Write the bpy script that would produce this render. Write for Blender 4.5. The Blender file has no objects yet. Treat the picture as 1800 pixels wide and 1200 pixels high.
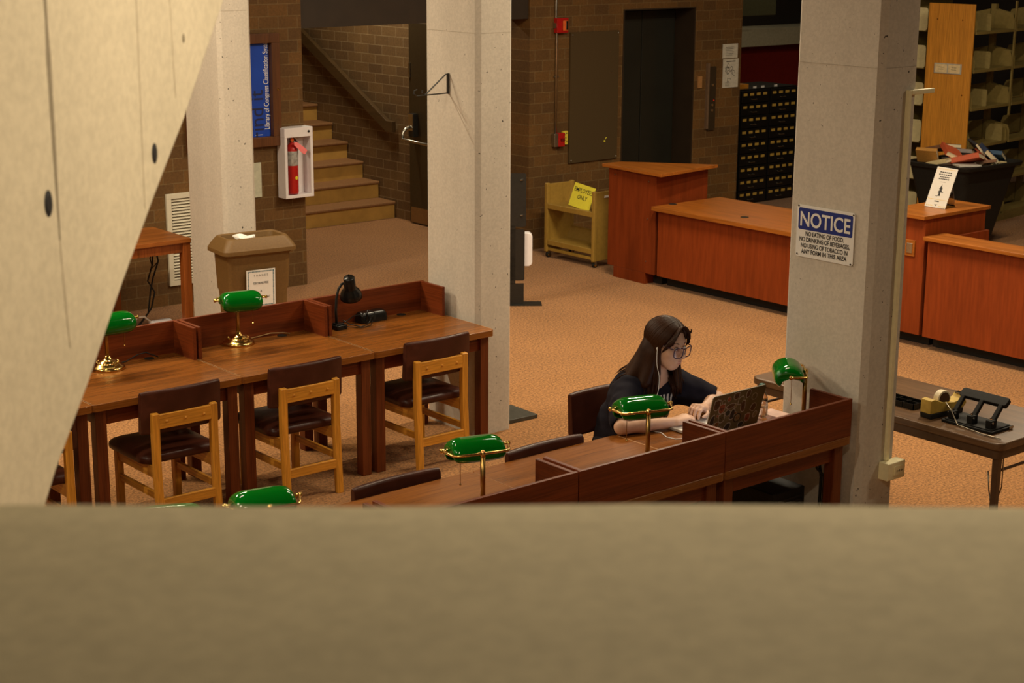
import bpy, math, random
import numpy as np
from mathutils import Vector, Matrix
random.seed(7)
SC = bpy.context.scene
COL = SC.collection
PI = math.pi
R = math.radians
YAW = 0.87658708            # horizontal heading of the camera, from +X

# ------------------------------------------------------------------ mesh helpers
class MB:
    def __init__(s): s.v = []; s.f = []
    def add(s, vs, fs):
        n = len(s.v); s.v += [tuple(v) for v in vs]; s.f += [tuple(i + n for i in f) for f in fs]; return s
    def box(s, x0, x1, y0, y1, z0, z1, M=None):
        vs = [(x, y, z) for z in (z0, z1) for y in (y0, y1) for x in (x0, x1)]
        if M is not None: vs = [M @ Vector(v) for v in vs]
        return s.add(vs, [(0, 2, 3, 1), (4, 5, 7, 6), (0, 1, 5, 4), (2, 6, 7, 3), (0, 4, 6, 2), (1, 3, 7, 5)])
    def prism(s, poly, h0, h1, M=None):
        """closed 2-D outline (counter-clockwise) in XY, extruded in Z; M maps it into place"""
        n = len(poly)
        vs = [(p[0], p[1], h0) for p in poly] + [(p[0], p[1], h1) for p in poly]
        if M is not None: vs = [M @ Vector(v) for v in vs]
        fs = [tuple(range(n - 1, -1, -1)), tuple(range(n, 2 * n))] + [(i, (i + 1) % n, n + (i + 1) % n, n + i) for i in range(n)]
        return s.add(vs, fs)
    def loft(s, rings, cap=True):
        n = len(rings[0]); vs = [v for r in rings for v in r]; fs = []
        for k in range(len(rings) - 1):
            for i in range(n):
                a = k * n + i; b = k * n + (i + 1) % n
                fs.append((a, b, b + n, a + n))
        if cap: fs += [tuple(range(n - 1, -1, -1)), tuple(range((len(rings) - 1) * n, len(rings) * n))]
        return s.add(vs, fs)
    def tube(s, pts, r, n=8, cap=True):
        pts = [Vector(p) for p in pts]; rs = r if isinstance(r, (list, tuple)) else [r] * len(pts)
        rings = []; up = None
        for i, p in enumerate(pts):
            t = (pts[min(i + 1, len(pts) - 1)] - pts[max(i - 1, 0)])
            t = t.normalized() if t.length > 1e-9 else Vector((0, 0, 1))
            if up is None: up = Vector((0, 0, 1)) if abs(t.z) < .9 else Vector((1, 0, 0))
            a = t.cross(up); a = a.normalized() if a.length > 1e-6 else t.orthogonal().normalized()
            b = a.cross(t); up = b
            rings.append([p + (a * math.cos(2 * PI * k / n) + b * math.sin(2 * PI * k / n)) * rs[i] for k in range(n)])
        return s.loft([list(reversed(q)) for q in rings], cap)
    def cyl(s, a, b, r, n=16, r2=None): return s.tube([a, b], [r, r if r2 is None else r2], n)
    def lathe(s, prof, n=24, M=None):
        """profile of (radius, z) pairs revolved about Z"""
        rings = []
        for r_, z in prof:
            q = [Vector((r_ * math.cos(2 * PI * k / n), r_ * math.sin(2 * PI * k / n), z)) for k in range(n)]
            rings.append([M @ v for v in q] if M is not None else q)
        return s.loft(rings)
    def ball(s, c, r, n=12, M=None):
        rr = r if isinstance(r, (list, tuple)) else (r, r, r); rings = []
        m = n // 2
        for j in range(m + 1):
            t = PI * (j + .02 * (j == 0) - .02 * (j == m)) / m
            q = [Vector((rr[0] * math.sin(t) * math.cos(2 * PI * k / n), rr[1] * math.sin(t) * math.sin(2 * PI * k / n), -rr[2] * math.cos(t))) for k in range(n)]
            rings.append([(M @ v if M is not None else v) + Vector(c) for v in q])
        return s.loft(rings)
    def xf(s, M):
        s.v = [tuple(M @ Vector(v)) for v in s.v]; return s

def frame(o, u, v):
    """matrix whose x runs along u, y along v, z along u x v, at o"""
    u = Vector(u).normalized(); v = Vector(v).normalized(); w = u.cross(v)
    return Matrix(((u.x, v.x, w.x, o[0]), (u.y, v.y, w.y, o[1]), (u.z, v.z, w.z, o[2]), (0, 0, 0, 1)))

def rrect(w, h, r, n=5, cx=0, cy=0):
    pts = []
    for sx, sy, a0 in ((1, -1, -90), (1, 1, 0), (-1, 1, 90), (-1, -1, 180)):
        for k in range(n + 1):
            a = R(a0 + 90 * k / n)
            pts.append((cx + sx * (w / 2 - r) + r * math.cos(a), cy + sy * (h / 2 - r) + r * math.sin(a)))
    return pts

def ngon(r, n=16, cx=0, cy=0): return [(cx + r * math.cos(2 * PI * k / n), cy + r * math.sin(2 * PI * k / n)) for k in range(n)]

def text_mb(s, M, width=None, height=None, depth=.0008, bold=0.0, align='CENTER', sx=1.0, spacing=1.0):
    """writing as a thin mesh, in the plane given by M; width is what the line is fitted to, height is the capital height"""
    cu = bpy.data.curves.new('writing', 'FONT'); cu.body = s; cu.align_x = 'LEFT'; cu.size = 1.0; cu.offset = bold; cu.resolution_u = 6
    cu.space_character = spacing
    ob = bpy.data.objects.new('writing', cu); COL.objects.link(ob)
    dg = bpy.context.evaluated_depsgraph_get(); dg.update()
    me = bpy.data.meshes.new_from_object(ob.evaluated_get(dg))
    vs = [v.co.copy() for v in me.vertices]; fs = [tuple(p.vertices) for p in me.polygons]
    bpy.data.objects.remove(ob); bpy.data.curves.remove(cu); bpy.data.meshes.remove(me)
    x0 = min(v.x for v in vs); x1 = max(v.x for v in vs)
    ky = (height / .7) if height else width / (x1 - x0)
    kx = width / (x1 - x0) if width else ky * sx
    cx = (x0 + x1) / 2 if align == 'CENTER' else x0
    m = MB()
    m.add([M @ Vector(((v.x - cx) * kx, v.y * ky, depth)) for v in vs], fs)
    return m

# ------------------------------------------------------------------ scene objects
def obj(name, m, mat, parent=None, bev=0, smooth=False, seg=2, origin=(0, 0, 0), angle=40):
    me = bpy.data.meshes.new(name)
    o3 = Vector(origin)
    me.from_pydata([Vector(v) - o3 for v in m.v], [], m.f)
    me.validate(); me.update()
    if smooth: me.polygons.foreach_set('use_smooth', [True] * len(me.polygons))
    ob = bpy.data.objects.new(name, me); COL.objects.link(ob)
    me.materials.append(mat)
    if bev:
        b = ob.modifiers.new('soft_edges', 'BEVEL'); b.width = bev; b.segments = seg; b.limit_method = 'ANGLE'; b.angle_limit = R(35); b.harden_normals = False
        me.polygons.foreach_set('use_smooth', [True] * len(me.polygons))
        ob.modifiers.new('normals', 'WEIGHTED_NORMAL')
    if parent is not None: ob.parent = parent
    return ob

def tag(o, label, cat, group=None, kind=None):
    o['label'] = label; o['category'] = cat
    if group: o['group'] = group
    if kind: o['kind'] = kind
    return o

def thing(name, label, cat, loc=(0, 0, 0), rz=0, group=None):
    o = bpy.data.objects.new(name, None); COL.objects.link(o)
    o.empty_display_size = .1
    o.location = loc; o.rotation_euler = (0, 0, rz)
    return tag(o, label, cat, group)

def solo(name, m, mat, label, cat, base, group=None, **k):
    """a thing that is one mesh, its origin at its base"""
    o = obj(name, m, mat, origin=base, **k); o.location = base
    return tag(o, label, cat, group)

def struct(name, m, mat, parent=None, **k):
    o = obj(name, m, mat, parent, **k)
    if parent is None: o['kind'] = 'structure'
    return o

def dup(root, loc, rz, label, group=None):
    r = root.copy(); COL.objects.link(r); r.location = loc; r.rotation_euler = (0, 0, rz); r['label'] = label
    if group: r['group'] = group
    for ch in list(root.children):
        c = ch.copy(); COL.objects.link(c); c.parent = r
        for g in list(ch.children):
            d = g.copy(); COL.objects.link(d); d.parent = c
    return r

# ------------------------------------------------------------------ materials
def nt_new(name):
    m = bpy.data.materials.new(name); m.use_nodes = True
    nt = m.node_tree; b = nt.nodes['Principled BSDF']
    return m, nt, b
def L(nt, a, b): nt.links.new(a, b)
def node(nt, t, **k):
    n = nt.nodes.new(t)
    for a, v in k.items(): setattr(n, a, v)
    return n
def coords(nt, scale=(1, 1, 1), rot=(0, 0, 0)):
    tc = node(nt, 'ShaderNodeTexCoord'); mp = node(nt, 'ShaderNodeMapping')
    mp.inputs['Scale'].default_value = scale; mp.inputs['Rotation'].default_value = rot
    L(nt, tc.outputs['Object'], mp.inputs['Vector']); return mp.outputs['Vector']
def noise(nt, vec, scale, detail=4, rough=.55):
    n = node(nt, 'ShaderNodeTexNoise'); n.inputs['Scale'].default_value = scale; n.inputs['Detail'].default_value = detail; n.inputs['Roughness'].default_value = rough
    L(nt, vec, n.inputs['Vector']); return n.outputs['Fac']
def ramp(nt, fac, stops):
    r = node(nt, 'ShaderNodeValToRGB'); e = r.color_ramp.elements
    while len(e) > 1: e.remove(e[-1])
    for i, (p, c) in enumerate(stops):
        q = e[0] if i == 0 else e.new(p)
        q.position = p; q.color = (c[0], c[1], c[2], 1) if not isinstance(c, (int, float)) else (c, c, c, 1)
    L(nt, fac, r.inputs['Fac']); return r.outputs['Color']
def bump(nt, b, h, strength, dist=.01):
    n = node(nt, 'ShaderNodeBump'); n.inputs['Strength'].default_value = strength; n.inputs['Distance'].default_value = dist
    L(nt, h, n.inputs['Height']); L(nt, n.outputs['Normal'], b.inputs['Normal'])
def mixc(nt, fac, a, b, mode='MIX'):
    n = node(nt, 'ShaderNodeMix', data_type='RGBA', blend_type=mode)
    for s, v in (('Factor', fac), ('A', a), ('B', b)):
        i = [q for q in n.inputs if q.name == s and (q.type == 'RGBA' or s == 'Factor' and q.type == 'VALUE')][0]
        if hasattr(v, 'is_linked'): L(nt, v, i)
        else: i.default_value = v if isinstance(v, (int, float)) else (v[0], v[1], v[2], 1)
    return [q for q in n.outputs if q.type == 'RGBA'][0]
def mul(c, k): return tuple(x * k for x in c)

def plain(name, c, rough=.5, metal=0, var=.12, scale=30, spec=.5, bmp=0, bscale=200, **k):
    m, nt, b = nt_new(name); v = coords(nt)
    f = noise(nt, v, scale)
    L(nt, ramp(nt, f, [(.3, mul(c, 1 - var)), (.7, mul(c, 1 + var))]), b.inputs['Base Color'])
    b.inputs['Roughness'].default_value = rough; b.inputs['Metallic'].default_value = metal; b.inputs['Specular IOR Level'].default_value = spec
    if bmp: bump(nt, b, noise(nt, v, bscale), bmp, .003)
    for a, q in k.items(): b.inputs[a.replace('_', ' ')].default_value = q
    return m

def wood(name, c, dark=.45, axis=0, rough=.35, fine=55, spec=.45, coat=0, gm=.75):
    """wood grain running along one axis of the object"""
    m, nt, b = nt_new(name)
    s1 = [9, 9, 9]; s1[axis] = .7
    s2 = [fine * 3, fine * 3, fine * 3]; s2[axis] = 4
    v1 = coords(nt, s1); v2 = coords(nt, s2)
    w = noise(nt, v1, 1.6, 6, .6); g = noise(nt, v2, 1, 3, .6)
    base = ramp(nt, w, [(.28, mul(c, dark)), (.5, c), (.75, mul(c, 1.22))])
    gr = ramp(nt, g, [(.35, (.62, .56, .5)), (.6, (1.05, 1.05, 1.05))])
    L(nt, mixc(nt, gm, base, gr, 'MULTIPLY'), b.inputs['Base Color'])
    b.inputs['Roughness'].default_value = rough; b.inputs['Specular IOR Level'].default_value = spec
    b.inputs['Coat Weight'].default_value = coat
    return m

def concrete(name, c, pits=1.0, streak=.12, pit_scale=24, rough=.85):
    m, nt, b = nt_new(name); v = coords(nt)
    f = noise(nt, v, 1.3, 6, .65); f2 = noise(nt, v, 60, 3, .6); v2 = coords(nt, (5, 5, .35)); f3 = noise(nt, v2, 1, 4)
    col = ramp(nt, f, [(.3, mul(c, 1 - streak)), (.7, mul(c, 1 + streak))])
    col = mixc(nt, .5, col, ramp(nt, f2, [(.35, .84), (.65, 1.1)]), 'MULTIPLY')
    col = mixc(nt, .35, col, ramp(nt, f3, [(.3, .82), (.7, 1.08)]), 'MULTIPLY')
    if pits:
        vo = node(nt, 'ShaderNodeTexVoronoi'); vo.inputs['Scale'].default_value = pit_scale
        wv = mixc(nt, .05, v, node_color_noise(nt, v, 30))
        L(nt, wv, vo.inputs['Vector'])
        sep = node(nt, 'ShaderNodeSeparateColor'); L(nt, vo.outputs['Color'], sep.inputs['Color'])
        # a pit only in some cells, its size taken from the cell's own random colour
        size = node(nt, 'ShaderNodeMapRange'); L(nt, sep.outputs['Red'], size.inputs['Value'])
        size.inputs['From Min'].default_value = .0; size.inputs['From Max'].default_value = 1; size.inputs['To Min'].default_value = 0; size.inputs['To Max'].default_value = .135 * pits
        lt = node(nt, 'ShaderNodeMath', operation='LESS_THAN'); L(nt, vo.outputs['Distance'], lt.inputs[0]); L(nt, size.outputs['Result'], lt.inputs[1])
        col = mixc(nt, lt.outputs[0], col, mul(c, .16))
    L(nt, col, b.inputs['Base Color'])
    b.inputs['Roughness'].default_value = rough; b.inputs['Specular IOR Level'].default_value = .25
    bump(nt, b, f2, .12, .004)
    return m
def node_color_noise(nt, v, scale):
    n = node(nt, 'ShaderNodeTexNoise'); n.inputs['Scale'].default_value = scale; L(nt, v, n.inputs['Vector']); return n.outputs['Color']

def brick(name, axis, c1, c2, mortar, bw=.2, bh=.107, off=(0, 0), rough=.75):
    """brickwork on a wall that runs along X (axis 0) or Y (axis 1)"""
    m, nt, b = nt_new(name); tc = node(nt, 'ShaderNodeTexCoord')
    sp = node(nt, 'ShaderNodeSeparateXYZ'); L(nt, tc.outputs['Object'], sp.inputs[0])
    cb = node(nt, 'ShaderNodeCombineXYZ'); L(nt, sp.outputs[axis], cb.inputs[0]); L(nt, sp.outputs[2], cb.inputs[1])
    mp = node(nt, 'ShaderNodeMapping'); mp.inputs['Location'].default_value = (off[0], off[1], 0); L(nt, cb.outputs[0], mp.inputs['Vector'])
    t = node(nt, 'ShaderNodeTexBrick'); L(nt, mp.outputs['Vector'], t.inputs['Vector'])
    t.offset = .5; t.inputs['Scale'].default_value = 1; t.inputs['Brick Width'].default_value = bw; t.inputs['Row Height'].default_value = bh
    t.inputs['Mortar Size'].default_value = .0045; t.inputs['Mortar Smooth'].default_value = .3; t.inputs['Bias'].default_value = -.05
    t.inputs['Color1'].default_value = (*c1, 1); t.inputs['Color2'].default_value = (*c2, 1); t.inputs['Mortar'].default_value = (*mortar, 1)
    f = noise(nt, tc.outputs['Object'], 45, 4, .6)
    f2 = noise(nt, tc.outputs['Object'], 2.2, 3, .6)
    col = mixc(nt, .55, t.outputs['Color'], ramp(nt, f, [(.3, .65), (.7, 1.3)]), 'MULTIPLY')
    col = mixc(nt, .5, col, ramp(nt, f2, [(.3, (.75, .72, .7)), (.7, (1.25, 1.2, 1.1))]), 'MULTIPLY')
    L(nt, col, b.inputs['Base Color']); b.inputs['Roughness'].default_value = rough; b.inputs['Specular IOR Level'].default_value = .3
    bump(nt, b, t.outputs['Fac'], -.35, .01)
    return m

def carpet(name, c):
    m, nt, b = nt_new(name); v = coords(nt)
    f = noise(nt, v, 62, 2, .7); f2 = noise(nt, v, 1.1, 4, .6); f3 = noise(nt, v, 150, 2, .6)
    col = ramp(nt, f, [(.33, mul(c, .48)), (.5, c), (.67, mul(c, 1.5))])
    col = mixc(nt, .6, col, ramp(nt, f2, [(.3, .86), (.7, 1.1)]), 'MULTIPLY')
    col = mixc(nt, .5, col, ramp(nt, f3, [(.3, .75), (.7, 1.22)]), 'MULTIPLY')
    L(nt, col, b.inputs['Base Color']); b.inputs['Roughness'].default_value = .95; b.inputs['Specular IOR Level'].default_value = .1
    b.inputs['Sheen Weight'].default_value = .15
    bump(nt, b, f, .5, .006)
    return m

def leather(name, c, rough=.38):
    m, nt, b = nt_new(name); v = coords(nt)
    f = noise(nt, v, 6, 5, .6); g = noise(nt, v, 260, 2)
    L(nt, ramp(nt, f, [(.3, mul(c, .7)), (.55, c), (.75, mul(c, 1.7))]), b.inputs['Base Color'])
    L(nt, ramp(nt, f, [(.3, rough - .08), (.7, rough + .12)]), b.inputs['Roughness'])
    b.inputs['Specular IOR Level'].default_value = .26
    bump(nt, b, g, .12, .002)
    return m

def glass(name, c=(1, 1, 1), rough=0.0, ior=1.45):
    m, nt, b = nt_new(name)
    v = coords(nt); f = noise(nt, v, 5)
    L(nt, ramp(nt, f, [(.3, mul(c, .97)), (.7, c)]), b.inputs['Base Color'])
    b.inputs['Transmission Weight'].default_value = 1; b.inputs['Roughness'].default_value = rough; b.inputs['IOR'].default_value = ior
    return m

def thin_lens(name):
    m = bpy.data.materials.new(name); m.use_nodes = True; nt = m.node_tree; nt.nodes.clear()
    o = nt.nodes.new('ShaderNodeOutputMaterial'); t = nt.nodes.new('ShaderNodeBsdfTransparent'); g = nt.nodes.new('ShaderNodeBsdfGlossy'); x = nt.nodes.new('ShaderNodeMixShader')
    t.inputs['Color'].default_value = (.97, .95, .97, 1); g.inputs['Roughness'].default_value = .03; x.inputs[0].default_value = .05
    f = nt.nodes.new('ShaderNodeTexNoise'); f.inputs['Scale'].default_value = 3; r = nt.nodes.new('ShaderNodeMapRange'); r.inputs['To Min'].default_value = .03; r.inputs['To Max'].default_value = .07
    nt.links.new(f.outputs['Fac'], r.inputs['Value']); nt.links.new(r.outputs['Result'], x.inputs[0])
    nt.links.new(t.outputs[0], x.inputs[1]); nt.links.new(g.outputs[0], x.inputs[2]); nt.links.new(x.outputs[0], o.inputs[0]); return m

MT = dict(
    carpet=carpet('brown_carpet', (.31, .144, .049)),
    column=concrete('painted_concrete', (.575, .52, .44), 1.0, .06),
    ledge=concrete('smooth_concrete', (.61, .525, .34), 0, .1),
    fin=concrete('board_marked_concrete', (.66, .575, .42), 0, .06),
    brick_x=brick('brown_brick_wall', 0, (.15, .074, .020), (.10, .052, .017), (.165, .105, .042)),
    brick_y=brick('brown_brick_side_wall', 1, (.19, .115, .048), (.135, .08, .036), (.30, .22, .12), .27, .107),
    desk_top=wood('desk_top_wood', (.225, .076, .0125), .58, 0, .25, 55, .4),
    desk_panel=wood('desk_panel_wood', (.165, .033, .007), .5, 0, .4, 55, .28),
    desk_side=wood('desk_side_wood', (.165, .033, .007), .5, 1, .4, 55, .28),
    desk_leg=wood('desk_leg_wood', (.15, .036, .009), .5, 2, .42, 55, .28),
    chair_wood=wood('pale_chair_wood', (.60, .265, .028), .72, 0, .42, 40),
    chair_side=wood('pale_chair_side_wood', (.60, .265, .028), .72, 1, .42, 40),
    chair_post=wood('pale_chair_post_wood', (.60, .265, .028), .72, 2, .42, 40),
    leather=leather('brown_leather', (.055, .0145, .0075), .36),
    brass=plain('brass', (.83, .55, .17), .17, 1, .06),
    brass_dull=plain('dull_brass', (.5, .31, .1), .33, 1, .1),
    joint=plain('concrete_joint_line', (.40, .35, .28), .9),
    vent=plain('cream_painted_metal', (.62, .57, .44), .5, 0, .04), teal=plain('teal_plastic', (.015, .10, .08), .35), charcoal=plain('satin_black_metal', (.010, .009, .008), .62, 0, .2, 40, .2),
    side_wood=wood('orange_table_wood', (.34, .11, .02), .6, 0, .4, 55, .3), side_leg=wood('orange_table_leg_wood', (.34, .095, .018), .6, 2, .4, 55, .3),
    olive=plain('olive_bookend_paint', (.27, .205, .07), .55),
    edge=plain('lit_edge_highlight', (.45, .23, .09), .5),
    green=plain('green_glass', (.0, .135, .008), .05, 0, .06, 8, .5),
    shade_in=plain('white_glass_lining', (.8, .8, .74), .3),
    black=plain('black_plastic', (.008, .0075, .0065), .25, 0, .2, 30, .35),
    black_matt=plain('black_rubber', (.012, .011, .009), .6, 0, .25, 60, .3),
    black_metal=plain('black_painted_metal', (.014, .013, .011), .42, 0, .2),
    grey_base=plain('dark_grey_metal', (.05, .047, .036), .5, 0, .2),
    counter=wood('counter_front_wood', (.225, .040, .007), .8, 2, .45, 14, .22, 0, .4),
    counter_shaded=wood('counter_wood_shaded', (.185, .032, .006), .8, 2, .45, 14, .22, 0, .4),  # same counter wood, darkened in colour for the shaded corner cabinet
    counter_top=wood('counter_top_wood', (.33, .105, .015), .65, 1, .34, 40, .28, 0, .55),
    toe=plain('black_toe_kick', (.008, .007, .006), .6),
    steel=plain('brushed_steel', (.55, .53, .47), .3, 1),
    chrome=plain('chrome', (.8, .78, .72), .12, 1),
    tan=plain('tan_metal', (.34, .205, .035), .5, 0, .1),
    tan_dark=plain('tan_metal_inside', (.36, .23, .05), .55, 0, .1),
    yellow=plain('yellow_paper', (.82, .74, .05), .7, 0, .04),
    white=plain('white_paper', (.8, .78, .74), .75, 0, .03),
    white_paint=plain('white_painted_metal', (.78, .74, .76), .45, 0, .03),
    cream=plain('cream_plastic', (.82, .74, .46), .5, 0, .06),
    ink=plain('black_ink', (.015, .013, .013), .7),
    blue=plain('blue_sign_paint', (.012, .03, .22), .45, 0, .08),
    poster=plain('blue_poster', (.012, .06, .42), .35, 0, .12, 4),
    navy=plain('navy_ink', (.008, .012, .06), .6),
    red=plain('red_paint', (.42, .012, .01), .25, 0, .08),
    orange=plain('orange_plastic', (.7, .12, .02), .4),
    pink=plain('pink_paper', (.85, .2, .2), .7, 0, .05),
    frame=wood('case_frame_wood', (.12, .045, .014), .6, 2, .4),
    board=plain('brown_tack_board', (.066, .038, .009), .8, 0, .1, 90),
    bin=plain('brown_bin_plastic', (.15, .08, .022), .55, 0, .1, 60, .4, .25, 300),
    header=plain('dark_brown_paint', (.03, .018, .009), .5, 0, .12, 6),
    door=plain('dark_door_metal', (.014, .0135, .009), .45, 0, .15, 3),
    door_brown=plain('dark_brown_door', (.045, .03, .013), .4, 0, .12),
    stair=plain('tan_stair_riser', (.5, .29, .07), .5, 0, .12, 8),
    tread=plain('brown_stair_tread', (.26, .125, .045), .75, 0, .15, 50),
    rail=wood('dark_rail_wood', (.085, .05, .019), .7, 1, .45),
    stack=plain('olive_shelf_metal', (.24, .175, .05), .5, 0, .1),
    stack_lip=plain('pale_shelf_metal', (.72, .64, .36), .5, 0, .08),
    end_panel=wood('shelf_end_wood', (.62, .265, .03), .85, 2, .45, 40),
    cat=plain('black_steel_cabinet', (.007, .006, .005), .4),
    gold=plain('yellow_drawer_label', (.55, .36, .07), .6),
    dred=plain('dark_red_wall', (.28, .014, .006), .7),
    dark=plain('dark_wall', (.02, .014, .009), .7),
    grey=plain('grey_beam_concrete', (.42, .38, .26), .8),
    table_top=wood('worn_table_top', (.14, .075, .035), .6, 1, .3, 60),
    table_body=plain('brown_table_metal', (.085, .042, .018), .45, 0, .12),
    ochre=plain('ochre_plastic', (.5, .33, .055), .5, 0, .12),
    skin=plain('skin', (.60, .355, .235), .5, 0, .08, 25, .35),
    lips=plain('lips', (.48, .2, .15), .45),
    hair=wood('dark_brown_hair', (.036, .0118, .0032), .45, 2, .5, 120, .16),
    shirt=plain('dark_navy_cotton', (.012, .0105, .0165), .9, 0, .25, 12, .12, .3, 500),
    trousers=plain('black_denim', (.012, .012, .016), .9),
    shoe=plain('dark_shoe', (.02, .018, .016), .6),
    rim=plain('dark_purple_rims', (.035, .014, .035), .15),
    eye=plain('eye_white', (.7, .66, .6), .2), iris=plain('brown_iris', (.03, .014, .006), .2),
    print_=plain('white_shirt_print', (.62, .58, .52), .8),
    alu=plain('silver_aluminium', (.62, .60, .56), .35, .6),
    lid=plain('warm_grey_lid', (.16, .125, .06), .4, .3, .08),
    keys=plain('dark_keys', (.03, .03, .03), .5),
    screen=plain('glossy_screen', (.01, .01, .012), .1),
    clear=glass('clear_plastic'), lens=thin_lens('spectacle_lens'),
    water=glass('water', (.97, .98, 1), 0, 1.33),
    cable_white=plain('white_cable', (.78, .75, .7), .5), cable_tan=plain('tan_cable', (.4, .26, .1), .6),
    pink_pad=plain('pale_pink_paper', (.75, .5, .42), .7),
    bulb=plain('frosted_bulb', (.6, .57, .5), .4),
)
for i, c in enumerate([(.5, .085, .025), (.20, .09, .04), (.012, .03, .085), (.01, .01, .013), (.62, .5, .26), (.42, .2, .04), (.2, .18, .17), (.35, .06, .02), (.03, .07, .13), (.55, .52, .46)]):
    MT['cloth%d' % i] = plain('book_cloth_%d' % i, c, .6, 0, .12, 50)
MT['pages'] = plain('book_pages', (.72, .62, .42), .8, 0, .1, 200)
# ================================================================== the setting
struct('floor', MB().box(-3, 22, -2, 21, -.1, 0), MT['carpet'])
struct('ceiling', MB().box(-3, 22, -2, 21, 4.5, 4.6), concrete('dim_ceiling_concrete', (.16, .14, .11), 0, .1))
struct('wall_back_left', MB().box(1.5, 8.34, 13.0, 13.35, 0, 4.5), MT['brick_x'])
wb = MB().box(11.03, 12.31, 13.0, 13.35, 0, 4.5).box(12.31, 13.39, 13.0, 13.35, 2.40, 4.5).box(13.39, 14.13, 13.0, 13.35, 0, 4.5).box(12.31, 13.39, 13.34, 13.5, 0, 2.5)
struct('wall_back', wb, MT['brick_x'])
struct('trim_1', MB().box(8.34, 11.03, 13.02, 13.33, 2.345, 4.5), MT['header'])
struct('wall_stair_right', MB().box(11.11, 11.4, 13.35, 20.6, 0, 4.5), MT['brick_y'])
struct('wall_stair_left', MB().box(8.05, 8.34, 13.35, 20.6, 0, 4.5), MT['brick_y'])
struct('wall_stair_back', MB().box(8.05, 11.4, 20.6, 20.9, 0, 4.5), MT['brick_x'])
struct('wall_far', MB().box(11.4, 22, 16.2, 16.4, 0, 4.5), MT['dark'])
struct('trim_2', MB().box(14.2, 20.5, 15.7, 16.19, 1.65, 1.885), MT['grey'])
struct('trim_3', MB().box(14.2, 20.5, 16.05, 16.19, .85, 1.65), MT['dred'])
struct('wall_right', MB().box(21, 21.2, -2, 16.4, 0, 4.5), MT['dark'])
struct('wall_left', MB().box(1.2, 1.5, 9.5, 13.35, 0, 4.5), MT['brick_y'])

def column_mb(x0, x1, y0, y1, z1, c=.03):
    return MB().prism([(x0 + c, y0), (x1 - c, y0), (x1, y0 + c), (x1, y1 - c), (x1 - c, y1), (x0 + c, y1), (x0, y1 - c), (x0, y0 + c)], 0, z1)
for i, (y0, y1) in enumerate(((5.16, 5.712), (8.29, 8.846), (11.47, 12.05))):
    o = struct('column_%d' % (i + 1), column_mb(6.61, 6.905, y0, y1, 4.5), MT['column'])
    struct('joint_line_trim', MB().box(6.609, 6.9, y0 + .031, y1 - .031, 2.613, 2.6155).box(6.641, 6.874, y0 - .001, y0 + .1, 2.613, 2.6155), MT['joint'], o)

# the ledge in front of the viewer and the slanting concrete wall on its left
F3 = Vector((math.cos(YAW), math.sin(YAW), 0)); R3 = Vector((math.sin(YAW), -math.cos(YAW), 0))
o = Vector((0, 0, 0)) + F3 * .35
pm = MB(); prof = [(.953, 0), (.953, 2.81), (.950, 2.832), (.944, 2.8385), (.90, 2.84), (.02, 2.83), (0, 2.81), (0, 0)]
rings = []
for k in range(41):
    u = -2.2 + 4.4 * k / 40
    w = .004 * math.sin(u * 5.3 + .4) + .003 * math.sin(u * 13)
    rings.append([o + R3 * u + F3 * (p + (w if p > .5 else 0)) + Vector((0, 0, z + (.002 * u if z > 2 else 0))) for p, z in reversed(prof)])
pm.loft(rings)
struct('wall_ledge', pm, MT['ledge'], smooth=False)
FP = Vector((1.425, 2.717, 0)); FD = Vector((.794, .608, 0)); FN = Vector((.608, -.794, 0))
edge = [(-.475, 0), (-.475, 2.37), (-.42, 2.43), (-.29, 2.545), (-.15, 2.68), (0, 2.815), (.1425, 2.936), (.246, 3.038), (.355, 3.145), (.8, 3.60), (1.75, 4.5), (-1.75, 4.5), (-1.75, 0)]
MF = Matrix(((FD.x, 0, -FN.x, FP.x), (FD.y, 0, -FN.y, FP.y), (0, 1, 0, 0), (0, 0, 0, 1)))
fin = struct('wall_slanted', MB().prism(edge, 0, .22, MF), MT['fin'], bev=.006)
def onfin(s, z, d=0): return MF @ Vector((s, z, -d))
# form-board seams and tie holes of that wall, their inner shade drawn as dark discs
def seam(s0, z0, s1, z1, w, d):
    m = MB(); n = 14; rr = random.Random(int(s0 * 1000)); rings = []
    for k in range(n + 1):
        t = k / n; s = s0 + (s1 - s0) * t; z = z0 + (z1 - z0) * t; ww = w * (.45 + .8 * rr.random()) * (1 - abs(2 * t - 1) ** 4 * .8)
        rings.append([onfin(s - ww, z, .0002), onfin(s + ww, z, .0002), onfin(s + ww * .3, z, d), onfin(s - ww * .3, z, d)])
    return m.loft(rings)
mseam = concrete('stained_seam', (.30, .25, .175), 0, .2)
mseam2 = concrete('faint_seam', (.55, .47, .34), 0, .2)
struct('board_seam_trim', seam(-.364, 3.6, -.362, 2.80, .0065, .0012), mseam, fin)
struct('board_seam_trim', seam(-.362, 2.80, -.350, 2.62, .004, .001), mseam2, fin)
struct('board_seam_trim', seam(-.035, 3.4, -.046, 2.80, .003, .001), mseam2, fin)
struct('board_seam_trim', seam(.09, 3.4, .105, 2.98, .003, .001), mseam2, fin)
for s, z, r_ in ((.005, 2.891, .0125), (-.392, 2.864, .0145), (.152, 3.085, .006)):
    pg = MB()
    rings = []
    for rr_, d in ((r_ * 1.25, .0003), (r_, .0004), (r_ * .8, .0018)):
        rings.append([onfin(s + rr_ * .75 * math.cos(2 * PI * k / 18), z + rr_ * 1.2 * math.sin(2 * PI * k / 18), d) for k in range(18)])
    pg.loft(rings)
    struct('tie_hole_shade_trim', pg, MT['ink'] if r_ > .01 else mseam, fin)

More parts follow.
